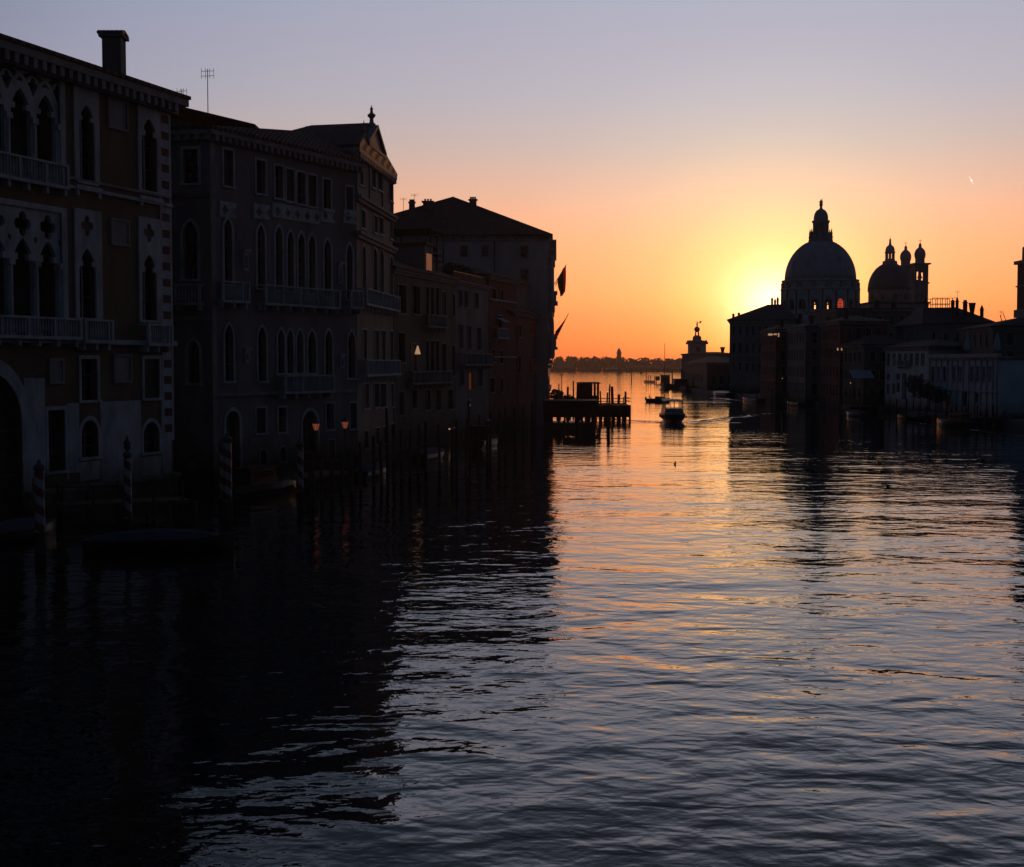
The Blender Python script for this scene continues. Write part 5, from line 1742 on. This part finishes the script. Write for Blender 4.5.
def person(parent, x, y, z, h=1.7, seated=False, m='cloth_dark', rz=0.0, label=None):
    """one continuous skinned figure"""
    s = h / 1.75
    J = {'pelvis': (0, 0, .95), 'waist': (0, 0, 1.1), 'chest': (.02, 0, 1.35), 'neck': (.02, 0, 1.5), 'head': (.04, 0, 1.63), 'crown': (.03, 0, 1.74),
         'hl': (0, .1, .92), 'kl': (.05, .12, .5), 'al': (0, .12, .08), 'tl': (.16, .13, .03), 'hr': (0, -.1, .92), 'kr': (.12, -.12, .5), 'ar': (.02, -.12, .08), 'tr': (.18, -.13, .03),
         'sl': (.02, .19, 1.42), 'el': (.05, .25, 1.15), 'wl': (.28, .18, 1.05), 'fl': (.36, .16, 1.06), 'sr': (.02, -.19, 1.42), 'er': (-.03, -.27, 1.15), 'wr': (.12, -.26, .92), 'fr': (.17, -.25, .86)}
    if seated:
        for k in J:
            if k not in ('kl', 'kr', 'al', 'ar', 'tl', 'tr'): J[k] = (J[k][0], J[k][1], J[k][2] - .47)
        J['kl'] = (.45, .13, .48); J['kr'] = (.45, -.13, .48); J['al'] = (.42, .13, .08); J['ar'] = (.42, -.13, .08); J['tl'] = (.6, .13, .04); J['tr'] = (.6, -.13, .04)
    rad = {'pelvis': .15, 'waist': .13, 'chest': .155, 'neck': .06, 'head': .10, 'crown': .07, 'hl': .09, 'kl': .06, 'al': .045, 'tl': .04, 'hr': .09, 'kr': .06, 'ar': .045, 'tr': .04,
           'sl': .06, 'el': .045, 'wl': .032, 'fl': .03, 'sr': .06, 'er': .045, 'wr': .032, 'fr': .03}
    E = [('pelvis', 'waist'), ('waist', 'chest'), ('chest', 'neck'), ('neck', 'head'), ('head', 'crown'), ('pelvis', 'hl'), ('hl', 'kl'), ('kl', 'al'), ('al', 'tl'), ('pelvis', 'hr'), ('hr', 'kr'), ('kr', 'ar'), ('ar', 'tr'),
         ('chest', 'sl'), ('sl', 'el'), ('el', 'wl'), ('wl', 'fl'), ('chest', 'sr'), ('sr', 'er'), ('er', 'wr'), ('wr', 'fr')]
    ks = list(J)
    me = bpy.data.meshes.new('person')
    me.from_pydata([tuple(c * s for c in J[k]) for k in ks], [(ks.index(a), ks.index(b)) for a, b in E], [])
    o = bpy.data.objects.new('person', me); col.objects.link(o)
    sk = o.modifiers.new('skin', 'SKIN')
    if not me.skin_vertices: me.skin_vertices.new()
    for i, k in enumerate(ks):
        me.skin_vertices[0].data[i].radius = (rad[k] * s, rad[k] * s)
    me.skin_vertices[0].data[0].use_root = True
    su = o.modifiers.new('sub', 'SUBSURF'); su.levels = 1; su.render_levels = 1
    me.materials.append(M[m])
    o.location = (x, y, z); o.rotation_euler = (0, 0, rz)
    return o


# water bus coming towards the bridge
q = W(677, 423)
t = thing('passenger_boat', 'small passenger boat with an open windowed cabin coming towards the camera', 'boat', (q.x, q.y + 5, 0), rz=R(-90 - 2))
mb = MB(); mb.loft(hull(11, 3.5, 1.0, stern=.9, sheer=.25, draft=.4)); place(mb, t, 'hull', 'boat_dark')
mb = MB(); mb.loft([[(p[0], p[1] * 1.03, p[2] + d_) for p, d_ in ((r[0], -.02), (r[0], .12), (r[-1], .12), (r[-1], -.02))] for r in hull(10.9, 3.5, 1.0, stern=.9, sheer=.25)]); place(mb, t, 'deck', 'boat_white')
mb = MB()
mb.hexa([(-4.2, -1.45, 1.1), (2.6, -1.4, 1.1), (2.6, 1.4, 1.1), (-4.2, 1.45, 1.1), (-4.2, -1.35, 1.95), (2.3, -1.25, 1.95), (2.3, 1.25, 1.95), (-4.2, 1.35, 1.95)])
cb = place(mb, t, 'cabin', 'boat_white')
mb = MB(); mb.box(2.36, 2.46, -1.1, 1.1, 1.28, 1.6); place(mb, t, 'windscreen', 'glass', cb)
for x in (-4.1, -2.0, .1, 2.1):
    for y in (-1.25, 1.25):
        mb = MB(); mb.tube((x, y, 1.9), (x, y * .95, 3.0), .06, .06, 6); place(mb, t, 'post', 'boat_grey', cb)
mb = MB(); mb.box(2.02, 2.14, -.06, .06, 1.9, 3.0); mb.box(-4.15, -4.05, -.05, .05, 1.9, 3.0); place(mb, t, 'mullion', 'boat_grey', cb)
mb = MB(); mb.hexa([(-4.5, -1.4, 2.98), (2.7, -1.35, 2.98), (2.7, 1.35, 2.98), (-4.5, 1.4, 2.98), (-4.4, -1.25, 3.2), (2.5, -1.15, 3.16), (2.5, 1.15, 3.16), (-4.4, 1.25, 3.2)]); place(mb, t, 'roof', 'boat_grey', cb)
mb = MB(); mb.tube((-1, 0, 3.15), (-1, 0, 3.7), .03, .02, 5); place(mb, t, 'mast', 'metal')
for y in (-1.45, 1.45):
    for x in (-3, 0, 2.5):
        mb = MB(); mb.tube((x, y * 1.17, .55), (x, y * 1.17, .95), .1, .1, 8); place(mb, t, 'fender', 'boat_dark')
mb = MB()
mb.tube((4.4, -.3, 1.15), (4.4, .3, 1.15), .05, .05, 5); mb.tube((4.4, -.3, .95), (4.4, -.3, 1.4), .05, .05, 5); mb.tube((4.4, .3, .95), (4.4, .3, 1.4), .05, .05, 5)
place(mb, t, 'bow_bollard', 'metal')
pp = person(None, 0, 0, 0); bpy.data.objects.remove(pp)

# small motorboat going left
q = W(658, 402)
t = thing('motorboat', 'small dark motorboat with one person at its stern, left of the passenger boat', 'boat', (q.x, q.y, 0), rz=R(-14))
mb = MB(); mb.loft(hull(5.2, 1.9, .75, stern=.85, sheer=.25)); place(mb, t, 'hull', 'boat_dark')
mb = MB(); mb.hexa([(-.6, -.8, .75), (1.7, -.55, .85), (1.7, .55, .85), (-.6, .8, .75), (-.5, -.7, 1.25), (1.3, -.4, 1.1), (1.3, .4, 1.1), (-.5, .7, 1.25)]); place(mb, t, 'cover', 'canvas_blue')
mb = MB(); mb.box(-2.85, -2.55, -.2, .2, .3, 1.1); place(mb, t, 'outboard_motor', 'metal')
pm = person(None, 0, 0, 0, 1.7, True)
pm.location = t.location + Matrix.Rotation(R(-14), 3, 'Z') @ Vector((-1.9, .1, .42)); pm.rotation_euler = (0, 0, R(-14))
tag(pm, 'seated person in dark clothes steering the small motorboat', 'person')

# moored boats -----------------------------------------------------------
def moored(name, px, yb, Lh, Wd, H, rz, label, cover=None, cabin=None, m='boat_dark'):
    q = W(px, yb)
    t = thing(name, label, 'boat', (q.x, q.y, 0), rz=R(rz))
    mb = MB(); mb.loft(hull(Lh, Wd, H, stern=.8, sheer=.3)); place(mb, t, 'hull', m)
    if cover:
        mb = MB()
        mb.loft([[(x, -w, H * .98), (x, -w * .5, H + hh * .8), (x, 0, H + hh), (x, w * .5, H + hh * .8), (x, w, H * .98)] for x, w, hh in ((-Lh * .45, Wd * .4, .1), (-Lh * .3, Wd * .49, .3), (0, Wd * .5, .45), (Lh * .2, Wd * .45, .38), (Lh * .38, Wd * .25, .2))])
        place(mb, t, 'cover', cover)
    if cabin:
        x0, x1, h = cabin
        mb = MB(); mb.hexa([(x0, -Wd * .38, H), (x1, -Wd * .36, H), (x1, Wd * .36, H), (x0, Wd * .38, H), (x0 + .1, -Wd * .36, H + h), (x1 - .35, -Wd * .33, H + h), (x1 - .35, Wd * .33, H + h), (x0 + .1, Wd * .36, H + h)])
        c = place(mb, t, 'cabin', 'boat_dark')
        mb = MB(); mb.box(x0 + .5, x1 - .6, -Wd * .385, -Wd * .36, H + h * .45, H + h * .85); mb2 = MB(); mb2.box(x0 + .5, x1 - .6, Wd * .36, Wd * .385, H + h * .45, H + h * .85)
        place(mb, t, 'window', 'glass', c); place(mb2, t, 'window', 'glass', c)
        mb = MB(); mb.box(x0 - .1, x1 - .2, -Wd * .4, Wd * .4, H + h, H + h + .09); place(mb, t, 'roof', 'boat_dark', c)
    return t


moored('covered_boat', 160, 551, 6.6, 1.9, .6, 8, 'long low boat under a blue cover, moored before the brown palace', cover='canvas_blue')
moored('covered_boat', 15, 540, 6.0, 1.8, .6, 70, 'dark covered boat moored at the far left by the large water gate', cover='canvas_blue')
moored('water_taxi', 262, 494, 8.0, 2.0, .8, 66, 'dark water taxi moored before the long grey palace', cabin=(-2.4, .8, .95), m='boat_dark')
moored('covered_boat', 372, 476, 6.5, 1.9, .6, 78, 'covered boat moored before the pediment palace', cover='canvas_blue')
moored('covered_boat', 430, 459, 7, 2, .6, 76, 'covered boat moored before the dormer house', cover='canvas_blue')
moored('work_boat', 486, 446, 9, 2.2, .8, 78, 'dark open work boat moored before the red house', cabin=(-3.5, -1.5, 1.3))
moored('covered_boat', 912, 420, 7, 2, .6, 110, 'covered boat moored under the white house', cover='canvas_blue')
moored('water_taxi', 955, 427, 8, 2, .8, 108, 'water taxi moored before the low white palace', cabin=(-2.4, .8, .95), m='boat_dark')
moored('covered_boat', 856, 416, 7, 2, .6, 100, 'covered boat moored below the awning', cover='canvas_blue')
moored('work_boat', 795, 405.5, 9, 2.2, .7, 96, 'dark open work boat moored below the great dome')
moored('barge', 752, 401, 13, 3.0, .8, 98, 'long low dark barge moored below the long plain house')
moored('barge', 722, 396, 13, 3.2, .9, 100, 'dark covered barge moored left of the long low barge', cover='boat_dark')

# gondolas at the left pier? the photo shows the pier with its kiosk and the floating stop below it
XB = XR + 1
pier_t = thing('timber_pier', 'dark timber pier with a kiosk, reaching out from the flagged palace', 'pier', (XB, 212, 0))
xe = D(625, 405, 217).x
mb = MB(); mb.box(XB + .6, xe, 207, 219, 1.6, 2.15); mb.build('deck', 'wood_dark', pier_t)
mb = MB(); mb.box(XB + .6, xe - .2, 207.2, 207.5, .35, 1.6); mb.build('skirt', 'wood_dark', pier_t)
rq = random.Random(5)
k = XB + 1.2
while k < xe:
    for yy in (207, 218.6):
        mb = MB(); mb.tube((k, yy, -1), (k, yy, 2.2), .17, .16, 8); mb.build('support_pile', 'wood_dark', pier_t)
    k += 1.5
for px, yt, r_ in ((558, 384, .1), (567, 387, .2), (573.5, 381, .13), (576, 383, .16), (579, 384, .2), (602, 391, .14), (606, 392.5, .16), (608.5, 384.5, .14), (610.5, 389, .12), (613, 386.5, .26), (617.5, 394.5, .25), (625.4, 391.5, .2), (622, 397, .1)):
    p = D(px, 403, 208 + rq.uniform(0, 8)); mb = MB(); mb.tube((p.x, p.y, -1), (p.x + rq.uniform(-.3, .3), p.y + rq.uniform(-.3, .3), D(px, yt, p.y).z), r_, r_ * .8, 8)
    mb.build('tall_pile', 'wood_dark', pier_t)
for zz in (2.75, 3.2):
    mb = MB(); mb.tube((XB + 1, 207.1, zz), (xe, 207.1, zz), .05, .05, 5); mb.tube((xe, 207.1, zz), (xe, 218.8, zz), .05, .05, 5); mb.build('railing', 'wood_dark', pier_t)
# planks stacked / crates near the palace wall side of the pier
kx0, kx1 = D(579.5, 395, 212).x, D(598.5, 395, 212).x
zk0, zk1 = 2.15, D(590, 383.5, 212).z
kk = thing('kiosk', 'small ticket kiosk with a flat overhanging roof on the timber pier', 'kiosk', ((kx0 + kx1) / 2, 212, zk0))
mb = MB()
mb.box(kx0, kx0 + (kx1 - kx0) * .55, 210.5, 213.5, zk0, zk1); mb.box(kx0 + (kx1 - kx0) * .55 + .01, kx1, 210.5, 213.5, zk0, zk0 + (zk1 - zk0) * .42); mb.build('wall', 'wood_dark', kk)
for u in (.62, .80, .97):
    for yy in (210.6, 213.4):
        x_ = kx0 + (kx1 - kx0) * u; mb = MB(); mb.box(x_ - .09, x_ + .09, yy - .09, yy + .09, zk0 + (zk1 - zk0) * .42, zk1); mb.build('window_post', 'wood_dark', kk)
mb = MB(); mb.hexa([(kx0 - .5, 209.9, zk1), (kx1 + .35, 209.9, zk1), (kx1 + .35, 214.1, zk1), (kx0 - .5, 214.1, zk1), (kx0 - .1, 210.4, zk1 + .22), (kx1, 210.4, zk1 + .22), (kx1, 213.6, zk1 + .22), (kx0 - .1, 213.6, zk1 + .22)]); mb.build('roof', 'wood_dark', kk)
# statue-like planters and people waiting on the pier
for i, (px, h) in enumerate(((556, 1.7), (560, 1.75), (565, 1.65))):
    p = D(px, 403, 209.2 + i)
    o = person(None, p.x, p.y, 2.15, h, False, rz=rq.uniform(0, 6))
    tag(o, ['standing person in dark clothes on the pier, nearest the flagged palace', 'standing person in dark clothes in the middle of the three on the pier', 'standing person in dark clothes on the pier, nearest the kiosk'][i], 'person', 'people waiting on the pier')
p = D(561.5, 403, 214)
lp = thing('street_lamp', 'thin lamp post with a flat shade on the timber pier', 'street lamp', (p.x, p.y, 2.15))
mb = MB(); mb.tube((p.x, p.y, 2.15), (p.x, p.y, D(561, 376, 214).z), .06, .05, 6); mb.build('post', 'metal', lp)
mb = MB(); z = D(561, 375.5, 214).z; mb.lathe([(.12, z), (.3, z), (.32, z + .12), (.06, z + .2)], p.x, p.y, 10); mb.build('lamp_shade', 'metal', lp)
# floating stop in front
y0f, y1f = 173.5, 181.0
xa, xb = D(544, 420, 176).x, D(596.5, 420, 176).x
fs_ = thing('floating_stop', 'floating boat stop with a roofed waiting hall, in front of the timber pier', 'pontoon', ((xa + xb) / 2, 177, 0))
zz = lambda y: D(575, y, y0f).z
mb = MB(); mb.box(xa, xb - .6, y0f, y1f, -.4, zz(423)); mb.build('hull', 'boat_dark', fs_)
mb = MB(); mb.box(xa, xb - .2, y0f + .2, y1f - .2, zz(417.6), zz(402)); mb.build('hall', 'wood_dark', fs_)
mb = MB(); mb.hexa([(xa, y0f - .3, zz(402)), (xb + .3, y0f - .3, zz(402)), (xb + .3, y1f + .3, zz(402)), (xa, y1f + .3, zz(402)), (xa, y0f - .2, zz(400.6)), (xb + .2, y0f - .2, zz(400.6)), (xb + .2, y1f + .2, zz(400.6)), (xa, y1f + .2, zz(400.6))]); mb.build('roof', 'wood_dark', fs_)
def ff(px): return D(px, 420, y0f + .5).x
for px0, px1 in ((544, 553), (557.3, 559.8), (563.8, 565.5), (566.5, 569), (574.6, 579.6), (580.6, 583), (585.3, 590), (591.2, 592.8), (595, 597)):
    mb = MB(); mb.box(ff(px0), ff(px1), y0f + .3, y0f + .55, zz(423), zz(417.6)); mb.build('wall_panel', 'wood_dark', fs_)
mb = MB(); mb.tube((xa, y1f - .4, zz(421)), (xb - .6, y1f - .4, zz(421)), .04, .04, 5); mb.build('handrail', 'metal', fs_)
q = W(608, 435)
o = bare_pile(608.3, 435.5, 414, .2, None, 'tall single dark pile standing alone in front of the pier end')
for px, yb, yt in ((564, 434, 420), (577, 435, 420), (594, 433, 405), (600, 428, 404)):
    bare_pile(px, yb, yt, .14, 'piles round the floating stop', 'dark mooring pile beside the floating boat stop')
mb = MB(); mb.box(D(591, 402, 206.9).x, D(597.3, 402, 206.9).x, 206.85, 206.95, D(594, 402.6, 206.9).z, D(594, 401.2, 206.9).z); mb.build('sign_board', 'white_paint', pier_t)

# flags
def cloth_mat(name, c):
    m = bpy.data.materials.new(name); m.use_nodes = True
    t = m.node_tree; t.nodes.clear(); o = t.nodes.new('ShaderNodeOutputMaterial'); d = t.nodes.new('ShaderNodeBsdfDiffuse'); l = t.nodes.new('ShaderNodeBsdfTranslucent'); x = t.nodes.new('ShaderNodeMixShader')
    d.inputs[0].default_value = (*c, 1); l.inputs[0].default_value = (*c, 1); x.inputs[0].default_value = .65
    t.links.new(d.outputs[0], x.inputs[1]); t.links.new(l.outputs[0], x.inputs[2]); t.links.new(x.outputs[0], o.inputs[0])
    return m


M['flag_green'] = cloth_mat('green_flag', (.01, .05, .03)); M['flag_white'] = cloth_mat('white_flag', (.5, .45, .42)); M['flag_red'] = cloth_mat('red_flag', (.6, .03, .02)); M['flag_blue'] = cloth_mat('blue_flag', (.02, .03, .12))


def flag(px0, py0, px1, py1, Y, cols, label, hang, sway):
    a, b = D(px0, py0, Y), D(px1, py1, Y - 1.5)
    t = thing('flagpole', label, 'flag', tuple(a))
    mb = MB(); mb.tube(a, b, .06, .045, 6); mb.build('pole', 'white_paint', t)
    d = (a - b)
    n = len(cols)
    for i, m in enumerate(cols):
        mb = MB()
        s0, s1 = .03 + .72 * i / n, .03 + .72 * (i + 1) / n
        G = 5; H_ = 8
        pts = []
        for j in range(H_ + 1):
            row = []
            for g in range(G + 1):
                s_ = s0 + (s1 - s0) * g / G
                v = j / H_
                sp = 1 - .55 * v
                p = b + d * (.05 + (s_ - .05) * sp)
                row.append(Vector((p.x + math.sin(s_ * 31 + v * 2) * .16 * v + sway * v, p.y + math.sin(s_ * 47) * .3 * v, p.z - hang * v)))
            pts.append(row)
        for th in (0,):
            for j in range(H_):
                for g in range(G):
                    mb.poly([pts[j][g] + Vector((0, th, 0)), pts[j][g + 1] + Vector((0, th, 0)), pts[j + 1][g + 1] + Vector((0, th, 0)), pts[j + 1][g] + Vector((0, th, 0))])
        mb.build('cloth', m, t, recalc=False, smooth=True)
    return t


flag(554.5, 284, 566.3, 264.5, 200, ['flag_red', 'flag_green', 'flag_green'], 'furled dark green and red flag on the upper slanting pole of the big palace', 3.6, -.1)
flag(555.5, 286, 563.5, 268, 203, ['flag_blue'], 'dark blue flag on the second slanting pole, just left of the green and red flag', 2.4, -.2)
flag(552.5, 346, 568.5, 313.5, 196, ['flag_blue', 'flag_red', 'flag_red'], 'dark red flag drooping from the lower slanting pole of the big palace', 2.3, -1.6)

# pink lanterns on posts
def lantern_post(px, yl, Y, label, m='lamp_pink'):
    p = D(px, yl, Y)
    t = thing('street_lamp', label, 'street lamp', (p.x, p.y, 0), 'pink glass lanterns at the landing stage')
    mb = MB(); mb.tube((p.x, p.y, -.8), (p.x, p.y, p.z - .28), .07, .05, 8); mb.build('post', 'metal', t)
    mb = MB(); mb.lathe([(.13, p.z - .28), (.27, p.z + .2)], p.x, p.y, 6); g = mb.build('lamp_glass', m, t)
    mb = MB(); mb.lathe([(.36, p.z + .2), (.3, p.z + .32), (.1, p.z + .42), (.05, p.z + .6)], p.x, p.y, 6); mb.build('lamp_cap', 'metal', t)
    for k in range(6):
        a = 2 * math.pi * k / 6
        mb = MB(); mb.tube((p.x + .14 * math.cos(a), p.y + .14 * math.sin(a), p.z - .28), (p.x + .28 * math.cos(a), p.y + .28 * math.sin(a), p.z + .2), .018, .018, 4); mb.build('lamp_bar', 'metal', g)
    return t


lantern_post(316, 426.5, 99, 'left of the two dim pink lanterns before the long grey palace')
lantern_post(345, 424.5, 103, 'right and brighter of the two dim pink lanterns before the long grey palace')
# triangular wall lamp
u, z = f4.hit(414.3, 350)
p = f4.p(u, z, .35)
t = thing('wall_lamp', 'small glowing conical wall lamp on the olive grey dormer house', 'wall lamp', tuple(p))
mb = MB(); mb.lathe([(.3, p.z - .42), (.1, p.z + .3), (.05, p.z + .42)], p.x, p.y, 8); mb.build('lamp_shade', 'lamp_glint_warm', t)
mb = MB(); mb.tube(f4.p(u, z + .5, 0), f4.p(u, z + .42, .35), .03, .03, 5); mb.build('bracket', 'metal', t)
for px, py, Y, lab, m in ((469.3, 405.5, 152, 'tiny white glowing bead for a metal glint, below the lit doorway', 'glint_white'), (522.3, 383, 184, 'tiny bright red-white lamp low on the brick house by the big palace', 'lamp_glint_warm'),
                          (503, 421, 172, 'tiny white lamp at the foot of the red house', 'lamp_glint_warm'), (782.3, 378.5, 298, 'tiny lamp at the foot of the tall dark house under the dome', 'lamp_glint_warm'), (850.5, 383, 244.5, 'tiny lamp beside the awning post', 'lamp_glint_warm'),
                          (449.5, 429, 146, 'tiny glowing bead for a metal glint on a thin post in the water before the dormer house', 'lamp_glint_warm')):
    p = D(px, py, Y)
    t = thing('lamp_glint_post', lab, 'lamp', (p.x, p.y, 0), 'tiny lamps along the water')  # first and last glowing beads stand in for metal glints on poles
    mb = MB(); mb.tube((p.x, p.y, -.5), (p.x, p.y, p.z - .09), .05, .04, 6); mb.build('post', 'metal', t)
    mb = MB(); mb.lathe([(.03, p.z - .1), (.1, p.z - .05), (.1, p.z + .05), (.03, p.z + .1)], p.x, p.y, 8); mb.build('lamp_glint_globe', m, t)

# roof garden of the narrow house: potted shrub catching the light
def shrub(name, label, c, r, h, n, m, s=.16, cat='shrub', stem=None):
    t = thing(name, label, cat, (c[0], c[1], c[2] - h))
    mb = MB(); leafball(mb, c, r, h, n, s); mb.build('foliage', m, t, recalc=False)
    mb = MB(); mb.tube((c[0], c[1], c[2] - h - (stem or .3)), (c[0], c[1], c[2]), .08, .04, 6)
    for k in range(4):
        a = k * 1.7; mb.tube((c[0], c[1], c[2] - h * .4), (c[0] + math.cos(a) * r * .6, c[1] + math.sin(a) * r * .6, c[2] + h * .3), .04, .02, 5)
    mb.build('stem', 'bark', t)
    return t


for i, (u, r) in enumerate(((3.0, .8), (6.5, 1.0), (9.5, .9))):
    p = f5.p(u, top5 + 1.3, -1.6)
    shrub('potted_shrub', ['round potted shrub at the near end of the roof terrace', 'largest potted shrub in the middle of the roof terrace', 'potted shrub at the far end of the roof terrace beside the red house'][i], p, r, r, 260, 'leaf', .15)
    mb = MB(); mb.lathe([(.3, top5), (.42, top5 + .5), (.45, top5 + .55)], p.x, p.y, 10)
    po = mb.build('plant_pot', 'stone_dark'); tag(po, ['plant pot at the near end of the roof terrace', 'plant pot in the middle of the roof terrace', 'plant pot at the far end of the roof terrace'][i], 'plant pot', 'plant pots on the roof terrace')
for i, (px, y, r, m) in enumerate(((922, 384, 1.5, 'leaf_red'), (931, 388, 1.7, 'leaf_red'), (938, 391, 1.2, 'leaf'), (949, 395, 1.3, 'leaf'))):
    u, z = fV.hit(max(px, 931), y); u = u - max(0, 931 - px) * .35
    p = fV.p(u, z, 1.6)
    shrub('garden_shrub', ['reddish shrub beside the white house', 'biggest reddish shrub at the left end of the low white palace', 'dark green shrub next to the biggest reddish one', 'low dark green shrub left of the low palace door'][i], p, r, r, 420, m, .17, stem=max(.3, z - r - .9))

p = D(556.5, 397, 211)
shrub('planter_shrub', 'bushy shrub in a tub on the pier beside the flagged palace', (p.x, p.y, 3.6), 1.1, .95, 260, 'leaf', .2, stem=.45)
p = D(569, 397, 210.5)
shrub('planter_shrub', 'low bushy shrub on the pier left of the kiosk', (p.x, p.y, 2.9), 1.0, .7, 200, 'leaf', .2, stem=.05)
# pontoon and moored vessels off the customs house point
yb = 383.5
q0, q1 = W(644.5, 382.5), W(664, 385)
t = thing('low_pontoon', 'low dark pontoon with thin posts off the customs house point', 'pontoon', (q0.x, q0.y, 0))
cx_, cy_ = 0, 0
mb = MB(); mb.hexa([(q0.x, q0.y - 3, -.3), (q1.x + 2, q0.y - 18, -.3), (q1.x + 2, q0.y - 12, -.3), (q0.x, q0.y + 3, -.3), (q0.x, q0.y - 3, 1.0), (q1.x + 2, q0.y - 18, 1.0), (q1.x + 2, q0.y - 12, 1.0), (q0.x, q0.y + 3, 1.0)]); mb.build('deck', 'boat_dark', t)
for px, yt in ((646.3, 373), (648.3, 375), (650.5, 375), (654.5, 376), (656.5, 378), (661, 374)):
    p = D(px, 382, q0.y - 3 - (px - 645) * .5); mb = MB(); mb.tube((p.x, p.y, -.8), (p.x, p.y, D(px, yt, p.y).z), .17, .14, 6); mb.build('post', 'wood_dark', t)
mb = MB(); p = D(657.5, 380, q0.y - 8); mb.box(p.x - .9, p.x + .9, p.y - 1, p.y + 1, 1.0, 2.8); mb.build('deck_box', 'boat_dark', t)
# work vessel with mast
q = W(665, 387.5)
t = thing('mast_vessel', 'dark work vessel with a tall thin mast off the customs house point', 'boat', (q.x, q.y, 0), rz=R(-100))
mb = MB(); mb.loft(hull(13, 4.0, 1.4, stern=.85, sheer=.25)); place(mb, t, 'hull', 'boat_dark')
mb = MB(); mb.box(-4, 0, -1.5, 1.5, 1.4, 4.2); c = place(mb, t, 'wheelhouse', 'boat_dark')
mb = MB(); mb.box(-4.3, .3, -1.75, 1.75, 4.2, 4.4); place(mb, t, 'roof', 'boat_dark', c)
mb = MB(); mb.box(0.02, .06, -1.2, 1.2, 2.9, 3.9); place(mb, t, 'window', 'glass', c)
mb = MB(); mb.tube((-1, -.2, 4.3), (-1, -.2, 15.5), .13, .08, 6); mb.tube((-1, -.9, 10), (-1, .6, 10), .05, .05, 4); place(mb, t, 'mast', 'metal')
moored('work_boat', 679, 388.5, 9.5, 3.0, 1.3, -165, 'broad dark boat with a pale cabin off the customs house point', cabin=(-2.8, 2.2, 1.9))
moored('work_boat', 700, 390.5, 10, 3.0, 1.2, -160, 'dark boat moored under the globe tower', cabin=(-3.8, -.5, 1.7))
for px, yb_, yt_ in ((672, 385, 371.5), (681.5, 386, 369.5), (684.5, 387, 372), (693, 390, 377), (708, 393, 379), (716, 394, 380)):
    bare_pile(px, yb_, yt_, .24, 'thick piles off the customs house point', 'thick dark mooring pile off the customs house point')
bare_pile(631.5, 381, 369.5, .22, None, 'single thin channel marker pile standing in the open lagoon')
bare_pile(641, 373.5, 370, .9, None, 'short thick channel marker far out in the lagoon')
# second thin mast far away
# distant ferry
q = W(612, 370.8)
t = thing('ferry', 'tiny pale ferry crossing in front of the far tree belt', 'boat', (q.x, q.y, 0), rz=R(180))
mb = MB(); mb.loft(hull(17, 4.5, 1.6, stern=.9)); place(mb, t, 'hull', 'boat_dark')
mb = MB(); mb.box(-6.5, 4.5, -1.9, 1.9, 1.6, 3.6); c = place(mb, t, 'cabin', 'boat_white')
mb = MB(); mb.box(-6, 4, -1.93, -1.9, 2.3, 3.2); place(mb, t, 'window', 'glass', c)
mb = MB(); mb.box(-3, 1.5, -1.5, 1.5, 3.6, 5.6); place(mb, t, 'upper_deck', 'boat_white')
mb = MB(); mb.tube((-1, 0, 5.6), (-1, 0, 8), .1, .06, 5); place(mb, t, 'mast', 'metal')

# birds on the water
def bird(px, py, rz, label):
    q = W(px, py)
    t = thing('gull', label, 'bird', (q.x, q.y, 0), 'birds floating on the canal', rz=R(rz))
    mb = MB()
    rings = []
    for x, r, z in ((-.24, .015, .12), (-.15, .06, .09), (-.03, .10, .07), (.09, .09, .08), (.15, .055, .14), (.165, .04, .2), (.18, .042, .245), (.225, .03, .25), (.27, .008, .245)):
        rings.append([(x, r * math.cos(2 * math.pi * k / 8), z + r * math.sin(2 * math.pi * k / 8)) for k in range(8)])
    mb.loft(rings); place(mb, t, 'body', 'feather', smooth=True)
    return t
bird(675, 464.5, 70, 'small dark bird floating in the orange water below the passenger boat')
bird(983, 461, 10, 'small dark bird floating on the water near the right edge')
bird(888, 487, 200, 'small dark bird floating right of the dome reflection')

# high contrail
a, b = D(969.3, 176.5, 7000), D(973.2, 183.5, 7000)
mb = MB(); m_ = a.lerp(b, .55); mb.tube(a, m_, 1.2, 4.5, 8); mb.tube(m_, b, 4.5, 3.0, 8)
cm = bpy.data.materials.new('contrail'); cm.use_nodes = True
tn = cm.node_tree; tn.nodes.clear(); o1 = tn.nodes.new('ShaderNodeOutputMaterial'); t1 = tn.nodes.new('ShaderNodeBsdfTranslucent'); t1.inputs[0].default_value = (1.9, 1.85, 1.8, 1)
d1 = tn.nodes.new('ShaderNodeBsdfDiffuse'); a1 = tn.nodes.new('ShaderNodeAddShader'); tn.links.new(t1.outputs[0], a1.inputs[0]); tn.links.new(d1.outputs[0], a1.inputs[1]); tn.links.new(a1.outputs[0], o1.inputs[0])
M['contrail'] = cm
tag(mb.build('contrail', 'contrail'), 'short pale contrail streak high in the sky at the right', kind='stuff')

# ------------------------------------------------------------------ haze
HAZE = 0.0001
mb = MB(); mb.box(-950, 950, -350, 1950, -2.2, 72)
hz = mb.build('haze', 'white_paint')
hm = bpy.data.materials.new('haze_air'); hm.use_nodes = True
tn = hm.node_tree; tn.nodes.clear()
o1 = tn.nodes.new('ShaderNodeOutputMaterial'); v1 = tn.nodes.new('ShaderNodeVolumePrincipled')
v1.inputs['Color'].default_value = (.75, .68, .66, 1); v1.inputs['Density'].default_value = HAZE; v1.inputs['Anisotropy'].default_value = .55
tn.links.new(v1.outputs[0], o1.inputs['Volume'])
hz.data.materials.clear(); hz.data.materials.append(hm)
tag(hz, 'thin morning haze over the canal and lagoon', kind='stuff')
